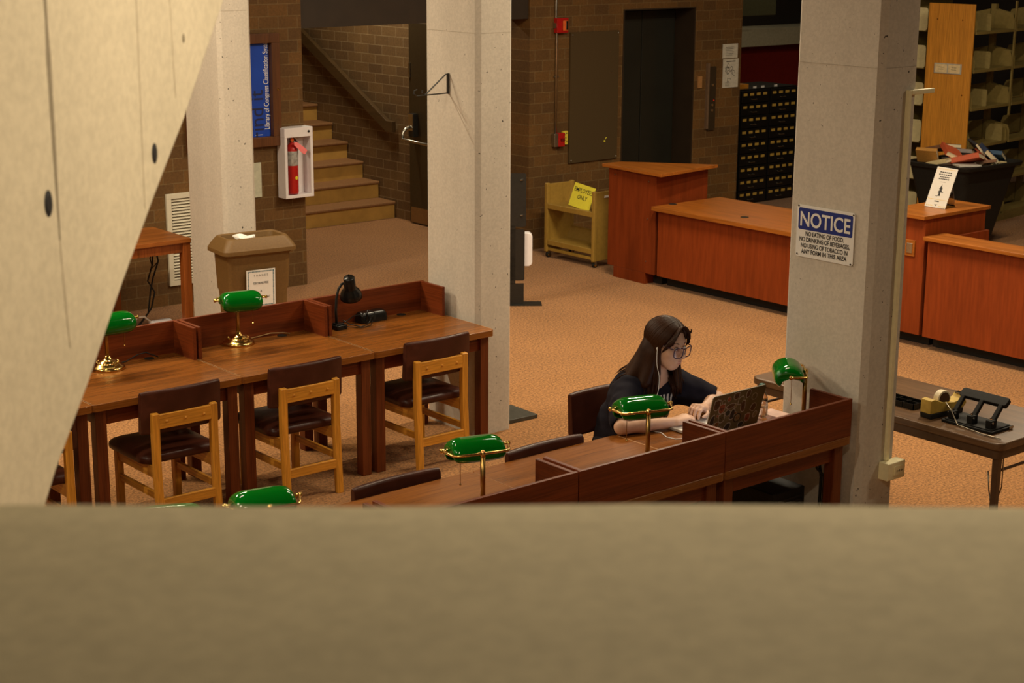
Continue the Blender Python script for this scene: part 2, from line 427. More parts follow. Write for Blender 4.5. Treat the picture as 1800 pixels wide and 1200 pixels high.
# ------------------------------------------------------------------ doors
d1 = obj('door_1', MB().box(12.33, 13.37, 13.29, 13.335, 0, 2.385), MT['door'], bev=.003); d1['kind'] = 'structure'
obj('door_leaf', MB().box(12.36, 12.845, 13.275, 13.288, .02, 2.36), MT['door'], d1, bev=.003)
obj('door_leaf', MB().box(12.855, 13.34, 13.275, 13.288, .02, 2.36), MT['door'], d1, bev=.003)
obj('door_frame', MB().box(13.372, 13.389, 12.998, 13.29, 0, 2.4).box(12.312, 12.328, 12.998, 13.29, 0, 2.4).box(12.328, 13.372, 12.998, 13.29, 2.387, 2.4), MT['header'], d1)
d2 = obj('door_2', MB().box(11.035, 11.085, 14.12, 15.05, .01, 2.21), MT['door_brown'], bev=.003); d2['kind'] = 'structure'
pb = obj('panic_bar', MB().box(10.965, 11.034, 14.885, 14.975, .98, 1.235), MT['black_metal'], d2, bev=.006)
obj('cover_plate', MB().box(10.962, 10.9645, 14.89, 14.97, 1.05, 1.232), MT['steel'], pb)
obj('push_rail', MB().tube([(10.965, 14.94, 1.09), (10.915, 14.95, 1.075), (10.87, 14.95, 1.03), (10.86, 14.94, .96), (10.865, 14.5, .945), (10.87, 14.25, .95)], .016, 10), MT['steel'], pb, smooth=True)
obj('kick_plate', MB().box(11.0345, 11.0355, 14.15, 15.03, .02, .19), plain('worn_brown_plate', (.22, .11, .035), .5), d2)
obj('strike_plate', MB().box(11.02, 11.034, 15.02, 15.048, 1.62, 1.78), MT['steel'], d2)

# ------------------------------------------------------------------ stairs
st = thing('staircase', 'carpeted staircase with tan risers climbing between brick walls beyond the opening', 'stairs', (9.73, 15.42, 0))
for i in range(11):
    y = 15.44 + .312 * i; z = .194 * (i + 1)
    obj('riser', MB().box(8.36 - 9.73, 11.10 - 9.73, y - 15.42, y - 15.42 + .03, z - .194, z - .035), MT['stair'], st)
    obj('tread', MB().box(8.36 - 9.73, 11.10 - 9.73, y - 15.42 - .03, y - 15.42 + .345, z - .035, z), MT['tread'], st, bev=.012)
obj('base', MB().box(8.36 - 9.73, 11.10 - 9.73, 15.475 - 15.42 + 3.4, 20.55 - 15.42, 0, 2.1), MT['tread'], st)
hr = thing('handrail', 'dark wooden handrail slanting down the stair wall', 'handrail', (11.09, 15.4, .9))
a = Vector((11.045, 15.48, 1.045)); b_ = Vector((11.045, 18.6, 1.045 + 3.12 * .528))
d = (b_ - a).normalized(); up = Vector((1, 0, 0)).cross(d).normalized()
mr = MB(); sec = [(-.028, -.065), (.028, -.065), (.028, .065), (-.028, .065)]
rings = [[p + Vector((1, 0, 0)) * q + up * w - Vector((11.09, 15.4, .9)) for q, w in sec] for p in (a, b_)]
e0 = [Vector((11.045 + q, 15.36, 1.045 + w * .9)) - Vector((11.09, 15.4, .9)) for q, w in sec]
mr.loft([e0] + [[Vector((11.045 + q, 15.47, 1.045 + w)) - Vector((11.09, 15.4, .9)) for q, w in sec]] + rings[1:])
obj('rail', mr, MT['rail'], hr, bev=.004)
for t in (.05, .5, .9):
    p = a.lerp(b_, t) - Vector((11.09, 15.4, .9))
    obj('bracket', MB().box(p.x + .02, p.x + .068, p.y - .02, p.y + .02, p.z - .05, p.z + .02), MT['rail'], hr)
solo('vent_grille', MB().box(11.098, 11.109, 14.80, 15.02, .36, .53).box(11.094, 11.099, 14.82, 15.0, .385, .40).box(11.094, 11.099, 14.82, 15.0, .415, .43).box(11.094, 11.099, 14.82, 15.0, .445, .46).box(11.094, 11.099, 14.82, 15.0, .475, .49), MT['black_metal'],
     'small dark vent grille low on the stair wall beside the open door', 'vent', (11.109, 14.95, .36))

# ------------------------------------------------------------------ on the brick walls
def wall_frame(x, y, z): return frame((x, y, z), (1, 0, 0), (0, 0, 1))       # writing on a wall that faces -Y
def side_frame(x, y, z): return frame((x, y, z), (0, -1, 0), (0, 0, 1))      # writing on a wall that faces -X

# louvred vent behind the side table
V = thing('air_vent', 'pale grey louvred air vent on brick wall behind wooden table', 'vent', (7.12, 12.995, .175))
fr = MB()
for q in ((-.21, .21, 0, .045), (-.21, .21, .765, .81)): fr.box(q[0], q[1], -.022, .005, q[2], q[3])
for q in ((-.21, -.165), (.165, .21)): fr.box(q[0], q[1], -.022, .005, .045, .765)
obj('frame', fr, MT['vent'], V, bev=.002)
lo = MB()
for i in range(27):
    z = .058 + i * .0265
    lo.add([(-.165, -.018, z - .004), (.165, -.018, z - .004), (.165, .002, z + .012), (-.165, .002, z + .012), (-.165, -.016, z - .007), (.165, -.016, z - .007), (.165, .004, z + .009), (-.165, .004, z + .009)],
           [(0, 1, 2, 3), (7, 6, 5, 4), (0, 4, 5, 1), (3, 2, 6, 7), (0, 3, 7, 4), (1, 5, 6, 2)])
obj('louver', lo, MT['vent'], V)
obj('backing', MB().box(-.17, .17, .003, .0048, .04, .77), MT['ink'], V)

# glazed display case with the blue poster
DC = thing('display_case', 'wood framed wall case holding blue poster beside concrete column', 'display case', (7.6, 12.995, 1.325))
fr = MB(); W, H_ = .47, .995
for x0, x1, z0, z1 in ((-W, W, 0, .085), (-W, W, H_ - .085, H_), (-W, -W + .085, .085, H_ - .085), (W - .085, W, .085, H_ - .085)): fr.box(x0, x1, -.06, .003, z0, z1)
obj('frame', fr, MT['frame'], DC, bev=.004)
obj('back_panel', MB().box(-W + .08, W - .08, -.006, .002, .08, H_ - .08), MT['frame'], DC)
obj('lock', MB().cyl((W - .03, -.0605, .5), (W - .03, -.066, .5), .011, 12), MT['brass'], DC)
po = obj('poster', MB().box(-W + .086, W - .086, -.009, -.0065, .086, H_ - .086), MT['poster'], DC)
Mv = Matrix.Translation((.372, -.0095, .15)) @ Matrix(((0, -1, 0, 0), (0, 0, -1, 0), (1, 0, 0, 0), (0, 0, 0, 1)))
obj('lettering', text_mb('Library of Congress Classification System', Mv, width=.80, height=.052, align='LEFT', bold=.004), MT['white'], po)
Mv2 = Matrix.Translation((.312, -.0095, .06)) @ Matrix(((0, -1, 0, 0), (0, 0, -1, 0), (1, 0, 0, 0), (0, 0, 0, 1)))
obj('lettering', text_mb('Find it', Mv2, width=.44, height=.14, align='LEFT', bold=.002), MT['navy'], po)
obj('caption_line', MB().box(.225, .3, -.0103, -.0095, .1, .1035), MT['white'], po)

# open fire extinguisher cabinet and the extinguisher in it
EC = thing('extinguisher_cabinet', 'white open-front wall cabinet housing a fire extinguisher', 'fire extinguisher cabinet', (8.2, 12.99, .845))
x0, x1, h = -.15, .15, .635; m = MB()
m.box(x0, x1, -.008, .005, 0, h)                                     # back
m.box(x0, x0 + .028, -.125, -.008, .028, h - .085).box(x1 - .028, x1, -.125, -.008, .028, h - .085)
m.box(x0, x1, -.125, -.008, 0, .028).box(x0, x1, -.125, -.008, h - .085, h)
obj('body', m, MT['white_paint'], EC, bev=.003)
obj('lock', MB().cyl((.105, -.125, h - .04), (.105, -.131, h - .04), .011, 14), MT['ink'], EC)
FE = thing('fire_extinguisher', 'red fire extinguisher with silver label and pink tag inside white cabinet', 'fire extinguisher', (8.165, 12.93, .874))
obj('tank', MB().lathe([(.02, 0), (.05, .004), (.054, .02), (.054, .33), (.05, .36), (.035, .385), (.02, .395), (.018, .41)], 24), MT['red'], FE, smooth=True)
obj('label_band', MB().lathe([(.0545, .225), (.0548, .226), (.0548, .335), (.0545, .336)], 24), plain('silver_label', (.4, .4, .38), .4, .3, .4, 40), FE, smooth=True)
obj('sticker', MB().prism(ngon(.014, 12), 0, .001, frame((.008, -.0545, .13), (1, 0, 0), (0, 0, 1))), plain('yellow_sticker', (.75, .65, .02), .5), FE)
vb = obj('valve', MB().cyl((0, 0, .405), (0, 0, .44), .02, 14).box(-.015, .015, -.015, .02, .43, .455), MT['black'], FE)
obj('gauge', MB().cyl((-.012, -.018, .425), (-.012, -.032, .425), .016, 14), MT['orange'], vb)
lv = MB().box(-.01, .075, -.012, .012, 0, .008, Matrix.Translation((-.02, 0, .458)) @ Matrix.Rotation(-.35, 4, 'Y')).box(-.01, .075, -.012, .012, 0, .006, Matrix.Translation((-.01, 0, .445)) @ Matrix.Rotation(.22, 4, 'Y'))
obj('lever', lv, MT['steel'], vb)
FE.scale = (1.0, 1.0, 1.17)
Mt = frame((.04, -.075, .365), (.72, -.1, -.5), (.5, .1, .72))
obj('tag', MB().prism([(-.062, -.015), (.036, -.026), (.068, -.022), (.074, .022), (.04, .024), (-.055, .020), (-.07, .003)], 0, .0015, Mt), MT['pink'], FE)
obj('hose', MB().tube([(.02, 0, .43), (.05, -.01, .4), (.058, 0, .34), (.062, .01, .25)], .008, 8), MT['black_matt'], FE, smooth=True)

solo('paper_notice', MB().box(7.66, 7.872, 12.985, 12.998, .87, 1.18), plain('pale_green_paper', (.5, .5, .38), .8), 'pale paper sheet on brick wall under display case', 'paper', (7.77, 12.998, .87))

TB = thing('tack_board', 'tall empty brown tack board on brick wall', 'notice board', (11.9, 12.998, .855))
obj('panel', MB().box(-.34, .335, -.022, .0, 0, 1.335), MT['board'], TB, bev=.002)
for x, z in ((-.318, 1.31), (.318, 1.31), (-.318, .025), (.318, .025)): obj('screw', MB().ball((x, -.023, z), .010, 8), MT['steel'], TB)
obj('pin', MB().ball((.148, -.025, .195), .011, 8), MT['yellow'], TB)
obj('pin', MB().tube([(.16, -.024, .215), (.178, -.024, .235)], .004, 6), MT['yellow'], TB)
obj('pin', MB().tube([(.195, -.024, 1.125), (.215, -.024, 1.118)], .004, 6), MT['steel'], TB)
obj('pin', MB().tube([(.225, -.024, .915), (.245, -.024, .912)], .004, 6), MT['steel'], TB)

CP = thing('conduit_pipe', 'thin grey conduit pipe running up brick wall past red alarms', 'conduit', (11.375, 12.985, 1.05))
obj('pipe', MB().tube([(0, 0, .06), (0, 0, 1.15), (-.012, 0, 1.3), (-.012, 0, 3.44)], .013, 8), MT['steel'], CP, smooth=True)
for z in (.7, 1.75): obj('strap', MB().box(-.03, .03, -.004, .014, z, z + .015), MT['steel'], CP)
FA = thing('fire_alarm_strobe', 'red fire alarm strobe with clear lens high on conduit', 'fire alarm', (11.42, 12.995, 2.195))
obj('body', MB().box(-.075, .075, -.055, .003, 0, .15), MT['red'], FA, bev=.006)
obj('back_box', MB().box(-.085, -.07, -.04, .003, .05, .1), MT['steel'], FA)
ln = obj('lens', MB().box(-.01, .06, -.075, -.055, .02, .125), MT['orange'], FA, bev=.01)
obj('flash_tube', MB().box(.022, .05, -.079, -.0745, .03, .12), MT['chrome'], ln, bev=.003)
FP2 = thing('fire_alarm_pull', 'red fire alarm pull station with yellow label at conduit foot', 'fire alarm', (11.42, 12.995, 1.045))
obj('back_box', MB().box(-.09, -.04, -.05, .003, 0, .135), MT['steel'], FP2, bev=.004)
pl = obj('body', MB().box(-.04, .045, -.058, .003, 0, .14), MT['red'], FP2, bev=.005)
obj('handle', MB().box(-.015, .03, -.07, -.058, .06, .085), plain('dark_red', (.16, .006, .006), .4), pl)
yl = obj('label_plate', MB().box(.047, .115, -.02, .003, .012, .15), plain('yellow_label', (.75, .62, .06), .6), FP2)
mk = MB()
for x, z in ((.065, .11), (.09, .12), (.08, .075), (.095, .04), (.065, .05)): mk.box(x, x + .014, -.0208, -.02, z, z + .012)
obj('lettering', mk, MT['ink'], yl)

CPL = thing('call_panel', 'narrow dark lift call panel on brick pier', 'call panel', (13.66, 12.998, 1.045))
obj('plate', MB().box(-.05, .06, -.02, .002, 0, .70), plain('dark_bronze', (.035, .022, .01), .5), CPL, bev=.002)
obj('edge_strip', MB().box(-.085, -.055, -.03, .002, .02, .74), plain('pale_brown_strip', (.16, .10, .06), .5), CPL)
for z in (.22, .28, .5): obj('button', MB().cyl((.005, -.02, z), (.005, -.028, z), .014, 12), MT['steel'], CPL)
lt = plain('red_indicator', (.8, .02, .01), .3); lt.node_tree.nodes['Principled BSDF'].inputs['Emission Color'].default_value = (1, .03, .01, 1); lt.node_tree.nodes['Principled BSDF'].inputs['Emission Strength'].default_value = .25
obj('indicator', MB().cyl((.03, -.02, .33), (.03, -.025, .33), .006, 10), lt, CPL)
solo('switch_plate', MB().box(13.445, 13.505, 12.985, 12.999, 1.52, 1.65), plain('tan_plate', (.4, .2, .07), .5), 'small tan switch plate on brick pier beside lift recess', 'switch', (13.475, 12.999, 1.52))
for i, (x0, x1, z0, z1, lb) in enumerate(((13.825, 14.065, 1.825, 1.98, 'small white notice above the map sheet on brick pier'), (13.838, 14.085, 1.50, 1.815, 'white sheet with a drawn map on brick pier'))):
    q = thing('posted_notice', lb, 'notice', ((x0 + x1) / 2, 12.998, z0))
    w = (x1 - x0) / 2; h = z1 - z0
    obj('sheet', MB().box(-w, w, -.006, 0, 0, h), plain('grey_paper_%d' % i, (.55, .52, .44), .8), q)
    mk = MB()
    if i == 0:
        for k in range(6): mk.box(-w * .6, w * (.3 + .1 * (k % 3)), -.0068, -.006, h * (.2 + k * .11), h * (.2 + k * .11) + .004)
    else:
        rr = random.Random(3)
        mk.box(-w * .6, w * .6, -.0068, -.006, h * .9, h * .93)
        for k in range(9):
            cx, cz, r_ = rr.uniform(-.6, .6) * w, h * rr.uniform(.25, .78), rr.uniform(.012, .03)
            pts = [(cx + r_ * (1 + .4 * math.sin(3 * t + k)) * math.cos(t), -.0066, cz + r_ * (1 + .4 * math.sin(2 * t + k)) * math.sin(t)) for t in [2 * PI * j / 14 for j in range(13)]]
            mk.tube(pts, .0022, 4)
        for k in range(4): mk.box(-w * .7, -w * .1, -.0068, -.006, h * (.06 + k * .035), h * (.06 + k * .035) + .003)
    obj('drawing', mk, MT['ink'], q)

# ------------------------------------------------------------------ on the columns
NS = thing('notice_sign', 'white and blue notice sign on the concrete column by the end desk', 'sign', (6.607, 5.457, 1.625))
def noticeM(y, z, d=.0035): return frame((-.001 - d, y, z), (0, -1, 0), (0, 0, 1))
obj('plate', MB().prism(rrect(.374, .268, .012, 4, 0, .134), -.0005, .003, noticeM(0, 0, 0)), MT['white'], NS)
bl = obj('header_band', MB().prism(rrect(.352, .112, .01, 4, 0, .198), .003, .0036, noticeM(0, 0, 0)), MT['blue'], NS)
obj('lettering', text_mb('NOTICE', noticeM(0, .162, .0042), width=.325, height=.073, bold=.018), MT['white'], bl)
for s, z, w in (('NO EATING OF FOOD.', .1125, .268), ('NO DRINKING OF BEVERAGES,', .082, .352), ('NO USING OF TOBACCO IN', .050, .327), ('ANY FORM IN THIS AREA', .0195, .318)):
    obj('lettering', text_mb(s, noticeM(0, z, .0038), width=w * .93, height=.0225, bold=.02), MT['ink'], NS)
for y, z in ((.178, .262), (-.178, .258), (.176, .012), (-.174, .008)): obj('screw', MB().ball((-.005, y, z), .005, 8), plain('rusty_screw', (.06, .04, .03), .5), NS)

OB = thing('outlet_box', 'cream surface outlet box low on the column with conduit above', 'outlet', (6.85, 5.158, .50))
obj('body', MB().box(-.085, .058, -.062, .002, 0, .095), MT['cream'], OB, bev=.006)
oc = obj('outlet', MB().prism(rrect(.08, .05, .006, 3), 0, .004, frame((.005, -.062, .047), (1, 0, 0), (0, 0, 1))), MT['cream'], OB)
mk = MB()
for x in (-.018, .005, .02): mk.box(x, x + .004, -.0668, -.066, .04, .052)
for x in (-.008, .028): mk.box(x, x + .005, -.0668, -.066, .043, .049)
obj('slot', mk, MT['ink'], oc)
obj('raceway', MB().box(-.048, -.022, -.018, .002, .095, 2.0), MT['cream'], OB, bev=.004)
obj('raceway_arm', MB().box(-.022, .16, -.018, .002, 1.976, 2.0), MT['cream'], OB, bev=.004)
HK = thing('wall_hook', 'black iron triangular sign hook sticking out of middle concrete column', 'hook', (6.605, 8.585, 2.225))
obj('arm', MB().tube([(0, 0, .115), (-.02, 0, .12), (-.175, 0, .005), (-.19, 0, 0), (-.21, 0, .012), (-.205, 0, .03)], .0045, 6).tube([(-.003, 0, .0), (-.25, 0, -.004), (-.275, 0, .01), (-.27, 0, .03), (-.25, 0, .035)], .0045, 6), MT['black_metal'], HK)
obj('mount', MB().box(-.008, .004, -.008, .008, -.005, .125), MT['black_metal'], HK)
# ================================================================== reading desks
TZ = .775
def make_desk():
    """user edge at y=0, back panel at y=.765; x is the width"""
    t = thing('study_desk', '', 'desk', (0, 0, 0), 0, 'study desks with low wooden privacy panels'); hw = .466
    tp = obj('tabletop', MB().prism(rrect(.932, .77, .03, 4, 0, .385), TZ - .042, TZ), MT['desk_top'], t, bev=.003)
    for s in (-1, 1): obj('lit_edge_line', MB().box(*sorted((s * .4662, s * .4635)), .03, .74, TZ - .002, TZ + .0006), MT['edge'], tp)  # thin pale line, painted highlight for the lit tabletop edge
    g = obj('grommet', MB().prism(ngon(.03, 18, .245, .705), TZ - .002, TZ + .003), MT['black_matt'], t)
    obj('back_panel', MB().box(-hw + .005, hw - .005, .742, .762, TZ - .004, TZ + .195), MT['desk_panel'], t, bev=.0025)
    for s in (-1, 1):
        obj('side_panel', MB().box(*sorted((s * (hw - .012), s * (hw - .034))), .505, .742, TZ - .004, TZ + .195), MT['desk_side'], t, bev=.0025)
        for y in (.028, .672):
            obj('leg', MB().box(*sorted((s * (hw - .028), s * (hw - .093))), y, y + .065, 0, TZ - .042), MT['desk_leg'], t, bev=.004)
        obj('apron', MB().box(*sorted((s * (hw - .05), s * (hw - .07))), .093, .672, TZ - .132, TZ - .042), MT['desk_side'], t)
    for y in (.048, .70): obj('apron', MB().box(-hw + .093, hw - .093, y, y + .02, TZ - .132, TZ - .042), MT['desk_panel'], t)
    return t
desk0 = make_desk()
fr_, bk_ = 8.058, 5.935          # user edges of the far row and of the near row
DESKS = [
    (6.10, fr_, 0, 'study desk at the end of the far row holding the black gooseneck lamp'),
    (5.182, fr_, 0, 'middle study desk of the far row with a green lamp before the brown bin'),
    (4.262, fr_, 0, 'study desk in far row with green lamp half behind slanted wall'),
    (3.342, fr_, 0, 'study desk at the far row end mostly hidden behind slanted concrete wall'),
    (6.082, bk_, PI, 'study desk by the notice column holding the stickered laptop'),
    (5.156, bk_, PI, 'study desk in near row beside the typing person with one green lamp'),
    (4.226, bk_, PI, 'study desk in near row with empty chair and green lamp before middle column'),
    (3.292, bk_, PI, 'study desk in near row mostly hidden behind the concrete ledge'),
    (2.360, bk_, PI, 'last study desk of near row hidden behind the ledge under a lamp top'),
]
for i, (x, y, rz, lb) in enumerate(DESKS):
    if i == 0: desk0.location = (x, y, 0); desk0['label'] = lb
    else: dup(desk0, (x, y, 0), rz, lb)

# ================================================================== chairs
def make_chair():
    """the sitter faces +y; back posts at y=0"""
    t = thing('library_chair', '', 'chair', (0, 0, 0), 0, 'library chairs with brown leather pads')
    W = .20
    for s in (-1, 1):
        x0, x1 = sorted((s * W, s * (W - .042)))
        obj('leg', MB().loft([[(x0, -.035, 0), (x1, -.035, 0), (x1, .0, 0), (x0, .0, 0)], [(x0, -.012, .42), (x1, -.012, .42), (x1, .026, .42), (x0, .026, .42)], [(x0, -.012, .695), (x1, -.012, .695), (x1, .026, .70), (x0, .026, .70)]]), MT['chair_post'], t, bev=.004)
        xf0, xf1 = sorted((s * W, s * (W - .04)))
        obj('leg', MB().box(xf0, xf1, .44, .48, 0, .40), MT['chair_post'], t, bev=.004)
        obj('side_rail', MB().box(*sorted((s * (W - .008), s * (W - .032))), .02, .45, .325, .395), MT['chair_side'], t, bev=.003)
        obj('stretcher', MB().box(*sorted((s * (W - .01), s * (W - .03))), -.01, .45, .205, .245), MT['chair_side'], t, bev=.003)
    rl = obj('back_rail', MB().box(-W + .035, W - .035, -.010, .018, .607, .688), MT['chair_wood'], t, bev=.003)
    for x in (-.115, 0, .115): obj('plug', MB().ball((x, -.011, .648), .008, 8), MT['chair_wood'], rl)
    obj('back_stretcher', MB().box(-W + .03, W - .03, -.022, -.002, .155, .21), MT['chair_wood'], t, bev=.003)
    obj('front_rail', MB().box(-W + .03, W - .03, .445, .465, .325, .395), MT['chair_wood'], t, bev=.003)
    # back pad, slightly bowed and leaning
    pm = MB(); n = 12; rings = []
    for k in range(n + 1):
        u = -1 + 2 * k / n; x = u * .245; bow = .022 * (1 - u * u); e = 1 if abs(u) < .97 else .72
        cy = .055 - bow
        sec = [(-.020, .575), (.020, .575), (.030, .592), (.024, .80), (.012, .817), (-.010, .817), (-.022, .80), (-.028, .592)]
        rings.append([(x, cy + a * e + (z - .6) * -.06, .696 + (z - .696) * (.98 if e < 1 else 1)) for a, z in sec])
    pm.loft(rings)
    obj('backrest', pm, MT['leather'], t, bev=.006, seg=3)
    # plump seat pad
    sm = MB(); rings = []
    for z, k in ((.395, .93), (.402, .985), (.420, 1.0), (.436, .98), (.447, .93), (.456, .84), (.463, .70), (.468, .5), (.4705, .3), (.4715, .1)):
        rings.append([(p[0] * k, (p[1] - .28) * k + .28, z) for p in rrect(.475, .46, .06, 5, 0, .28)])
    sm.loft(rings)
    obj('seat', sm, MT['leather'], t, smooth=True)
    return t
ch0 = make_chair()
CHAIRS = [
    (4.287, 7.952, 0, 'wooden chair with brown pads at far row desk half hidden by slanted wall'),
    (5.10, 7.952, 0, 'wooden chair with brown pads at the middle desk of the far row'),
    (6.058, 7.955, 0, 'wooden chair with brown pads beside the middle concrete column'),
    (3.42, 7.95, 0, 'wooden chair with only a leg showing beside the slanted concrete wall'),
    (5.168, 5.995, PI, 'empty chair with brown leather back pushed in next to the seated person'),
    (4.29, 6.02, PI, 'empty chair pushed in at near row with only its brown back showing'),
    (6.09, 6.57, PI - .03, 'chair with shiny brown leather back that the person sits on'),
]
for i, (x, y, rz, lb) in enumerate(CHAIRS):
    if i == 0: ch0.location = (x, y, 0); ch0['label'] = lb
    else: dup(ch0, (x, y, 0), rz, lb)

# ================================================================== banker's lamps
def make_lamp():
    """stem at the origin; the bar runs along x, the shade leans out towards +y"""
    t = thing('banker_lamp', '', 'desk lamp', (0, 0, 0), 0, 'green glass banker lamps')
    pr = [(.0, 0), (.098, 0), (.100, .006), (.096, .016), (.088, .022), (.080, .024), (.074, .032), (.062, .038), (.056, .040), (.05, .048), (.036, .054), (.024, .058), (.018, .070), (.011, .078), (0, .08)]
    bs = obj('base', MB().lathe(pr[1:-1], 36), MT['brass'], t, smooth=True)
    bd = MB()
    for k in range(26):
        a = 2 * PI * k / 26; bd.ball((.062 * math.cos(a), .062 * math.sin(a), .0405), .0048, 6)
    obj('beading', bd, MT['brass'], bs, smooth=True)
    obj('stem', MB().cyl((0, 0, .07), (0, 0, .288), .0115, 14), MT['brass_dull'], t, smooth=True)
    zb = .295
    yk = obj('yoke', MB().tube([(-.150, .09, zb + .004), (-.150, .07, zb + .003), (-.128, .01, zb), (-.118, .002, zb), (-.05, 0, zb), (.05, 0, zb), (.118, .002, zb), (.128, .01, zb), (.150, .07, zb + .003), (.150, .09, zb + .004)], .006, 8)
             .cyl((-.155, .087, zb + .004), (-.115, .087, zb + .006), .007, 8).cyl((.155, .087, zb + .004), (.115, .087, zb + .006), .007, 8), MT['brass'], t, smooth=True)
    obj('finial', MB().lathe([(.012, .281), (.013, .293), (.011, .305), (.006, .309), (.001, .311)], 12), MT['brass'], yk, smooth=True)
    for s in (-1, 1): obj('knob', MB().ball((s * .158, .087, zb + .005), (.009, .011, .011), 10), MT['brass'], yk, smooth=True)
    # glass shade: a C-shaped section swept along x, closed and rounded at both ends
    def shell(inset):
        m = MB(); rings = []; N = 26
        for k in range(N + 1):
            u = -1 + 2 * k / N
            x = (.122 - inset) * math.sin(u * PI / 2) if abs(u) > 0 else 0
            e = max(0.0, 1 - abs(math.sin(u * PI / 2)) ** 5.0) ** .42
            e = .30 + .70 * e
            sec = []
            for j in range(19):
                a = R(-50 + 254 * j / 18)                # from the front lip over the top to the back lip
                ry, rz_ = (.079 - inset), (.067 - inset)
                sec.append((x, .088 + ry * math.cos(a) * (.62 + .38 * e), zb - .014 + rz_ * math.sin(a) * e + (.006 * (1 - e))))
            rings.append(sec)
        return rings
    A = shell(0); B = shell(.004); m = MB(); n = 19
    def sheet(m, rings, flip):
        o = len(m.v); m.v += [v for r in rings for v in r]
        for k in range(len(rings) - 1):
            for j in range(n - 1):
                q = (o + k * n + j, o + k * n + j + 1, o + (k + 1) * n + j + 1, o + (k + 1) * n + j)
                m.f.append(q[::-1] if flip else q)
    sheet(m, A, True); sheet(m, B, False); K = len(A); o2 = K * n
    for k in range(K - 1):
        for j in (0, n - 1):
            q = (k * n + j, (k + 1) * n + j, o2 + (k + 1) * n + j, o2 + k * n + j); m.f.append(q if j else q[::-1])
    for k, fl in ((0, 0), (K - 1, 1)):
        for j in range(n - 1):
            q = (k * n + j, k * n + j + 1, o2 + k * n + j + 1, o2 + k * n + j); m.f.append(q[::-1] if fl else q)
    # end caps, slightly domed
    for k in (0, K - 1):
        ring = A[k]; c = (ring[0][0] + (-.004 if k == 0 else .004), .088, zb - .008); ci = len(m.v); m.v.append(c)
        for j in range(n - 1):
            q = (k * n + j, k * n + j + 1, ci); m.f.append(q if k == 0 else q[::-1])
    sh = obj('lamp_shade', m, MT['green'], t, smooth=True)
    bl = obj('bulb', MB().cyl((-.095, .088, zb + .0), (.095, .088, zb + .0), .013, 12), MT['bulb'], t, smooth=True)
    ch = obj('pull_chain', MB().tube([(-.075, .075, zb + .0), (-.075, .075, zb - .15)], .0016, 5), MT['brass_dull'], t)
    obj('chain_ball', MB().ball((-.075, .075, zb - .154), .0055, 8), MT['brass'], ch)
    return t
lamp0 = make_lamp()
PERP = YAW - PI / 2             # the bar square to the aisle view
LAMPS = [
    (5.107, 8.752, -.28 + PI, 'green banker lamp on the middle far desk in front of brown bin'),
    (4.215, 8.71, .0 + PI, 'green banker lamp partly cut off by slanted concrete wall'),
    (5.333, 5.405, -.33, 'green banker lamp in front of the typing person'),
    (4.331, 5.395, -.28, 'green banker lamp before the middle column with its brass bar turned away'),
    (3.25, 5.375, -.22, 'green banker lamp dipping behind the concrete ledge edge'),
    (2.934, 5.593, -.45 + PI, 'green banker lamp with only its top peeking over the ledge'),
    (6.472, 5.428, .80, 'green banker lamp seen end-on beside the notice column'),
]
for i, (x, y, rz, lb) in enumerate(LAMPS):
    if i == 0: lamp0.location = (x, y, TZ); lamp0.rotation_euler = (0, 0, rz); lamp0['label'] = lb
    else: dup(lamp0, (x, y, TZ), rz, lb)

# cords of the far row lamps and the things lying on the far desks
solo('lamp_cord', MB().tube([(5.145, 8.79, TZ + .006), (5.25, 8.80, TZ + .008), (5.36, 8.79, TZ + .02), (5.45, 8.775, TZ + .012), (5.485, 8.765, TZ + .004)], .003, 6), MT['cable_tan'], 'thin tan lamp cord running to the desk hole on middle far desk', 'cord', (5.3, 8.78, TZ), smooth=True)
solo('lamp_cord', MB().tube([(4.26, 8.75, TZ + .006), (4.36, 8.77, TZ + .006), (4.45, 8.79, TZ + .03), (4.5, 8.785, TZ + .035), (4.56, 8.75, TZ + .006)], .0035, 6), MT['black_matt'], 'black lamp cord beside the lamp cut off by slanted wall', 'cord', (4.4, 8.77, TZ), smooth=True)
GL = thing('gooseneck_lamp', 'black gooseneck desk lamp on the end desk of far row', 'desk lamp', (5.80, 8.69, TZ))
obj('base', MB().prism(rrect(.085, .085, .012, 3), 0, .03).prism(rrect(.06, .06, .01, 3), .03, .04), MT['black'], GL, bev=.004)
obj('switch', MB().box(.02, .036, -.048, -.04, .01, .022), MT['black'], GL)
nk = [(-.015, 0, .035), (-.018, 0, .12), (-.012, 0, .20), (.004, 0, .255), (.03, 0, .287), (.055, .0, .29)]
obj('neck', MB().tube(nk, .0085, 10), MT['black_matt'], GL, smooth=True)
Mh = Matrix.Translation((.088, -.012, .235)) @ Matrix.Rotation(R(18), 4, 'X') @ Matrix.Rotation(R(-17), 4, 'Y')
hd = obj('lamp_shade', MB().lathe([(.0, .11), (.03, .11), (.036, .104), (.038, .03), (.042, .02), (.062, -.005), (.071, -.03), (.072, -.045), (.069, -.044), (.06, -.008), (.04, .015), (.0, .016)][1:-1], 28, Mh), MT['black'], GL, smooth=True)
obj('bulb', MB().ball(Mh @ Vector((0, 0, -.012)), .036, 14), MT['bulb'], GL, smooth=True)
obj('reflector', MB().lathe([(.066, -.042), (.058, -.008), (.038, .012), (.01, .014)], 24, Mh), MT['shade_in'], hd, smooth=True)
obj('knob', MB().lathe([(.004, .108), (.004, .125), (.006, .128), (.004, .132)], 8, Mh), MT['black'], hd)
PBX = thing('desk_outlet_box', 'black plastic power box on end desk of far row behind gooseneck lamp', 'outlet box', (6.09, 8.745, TZ))
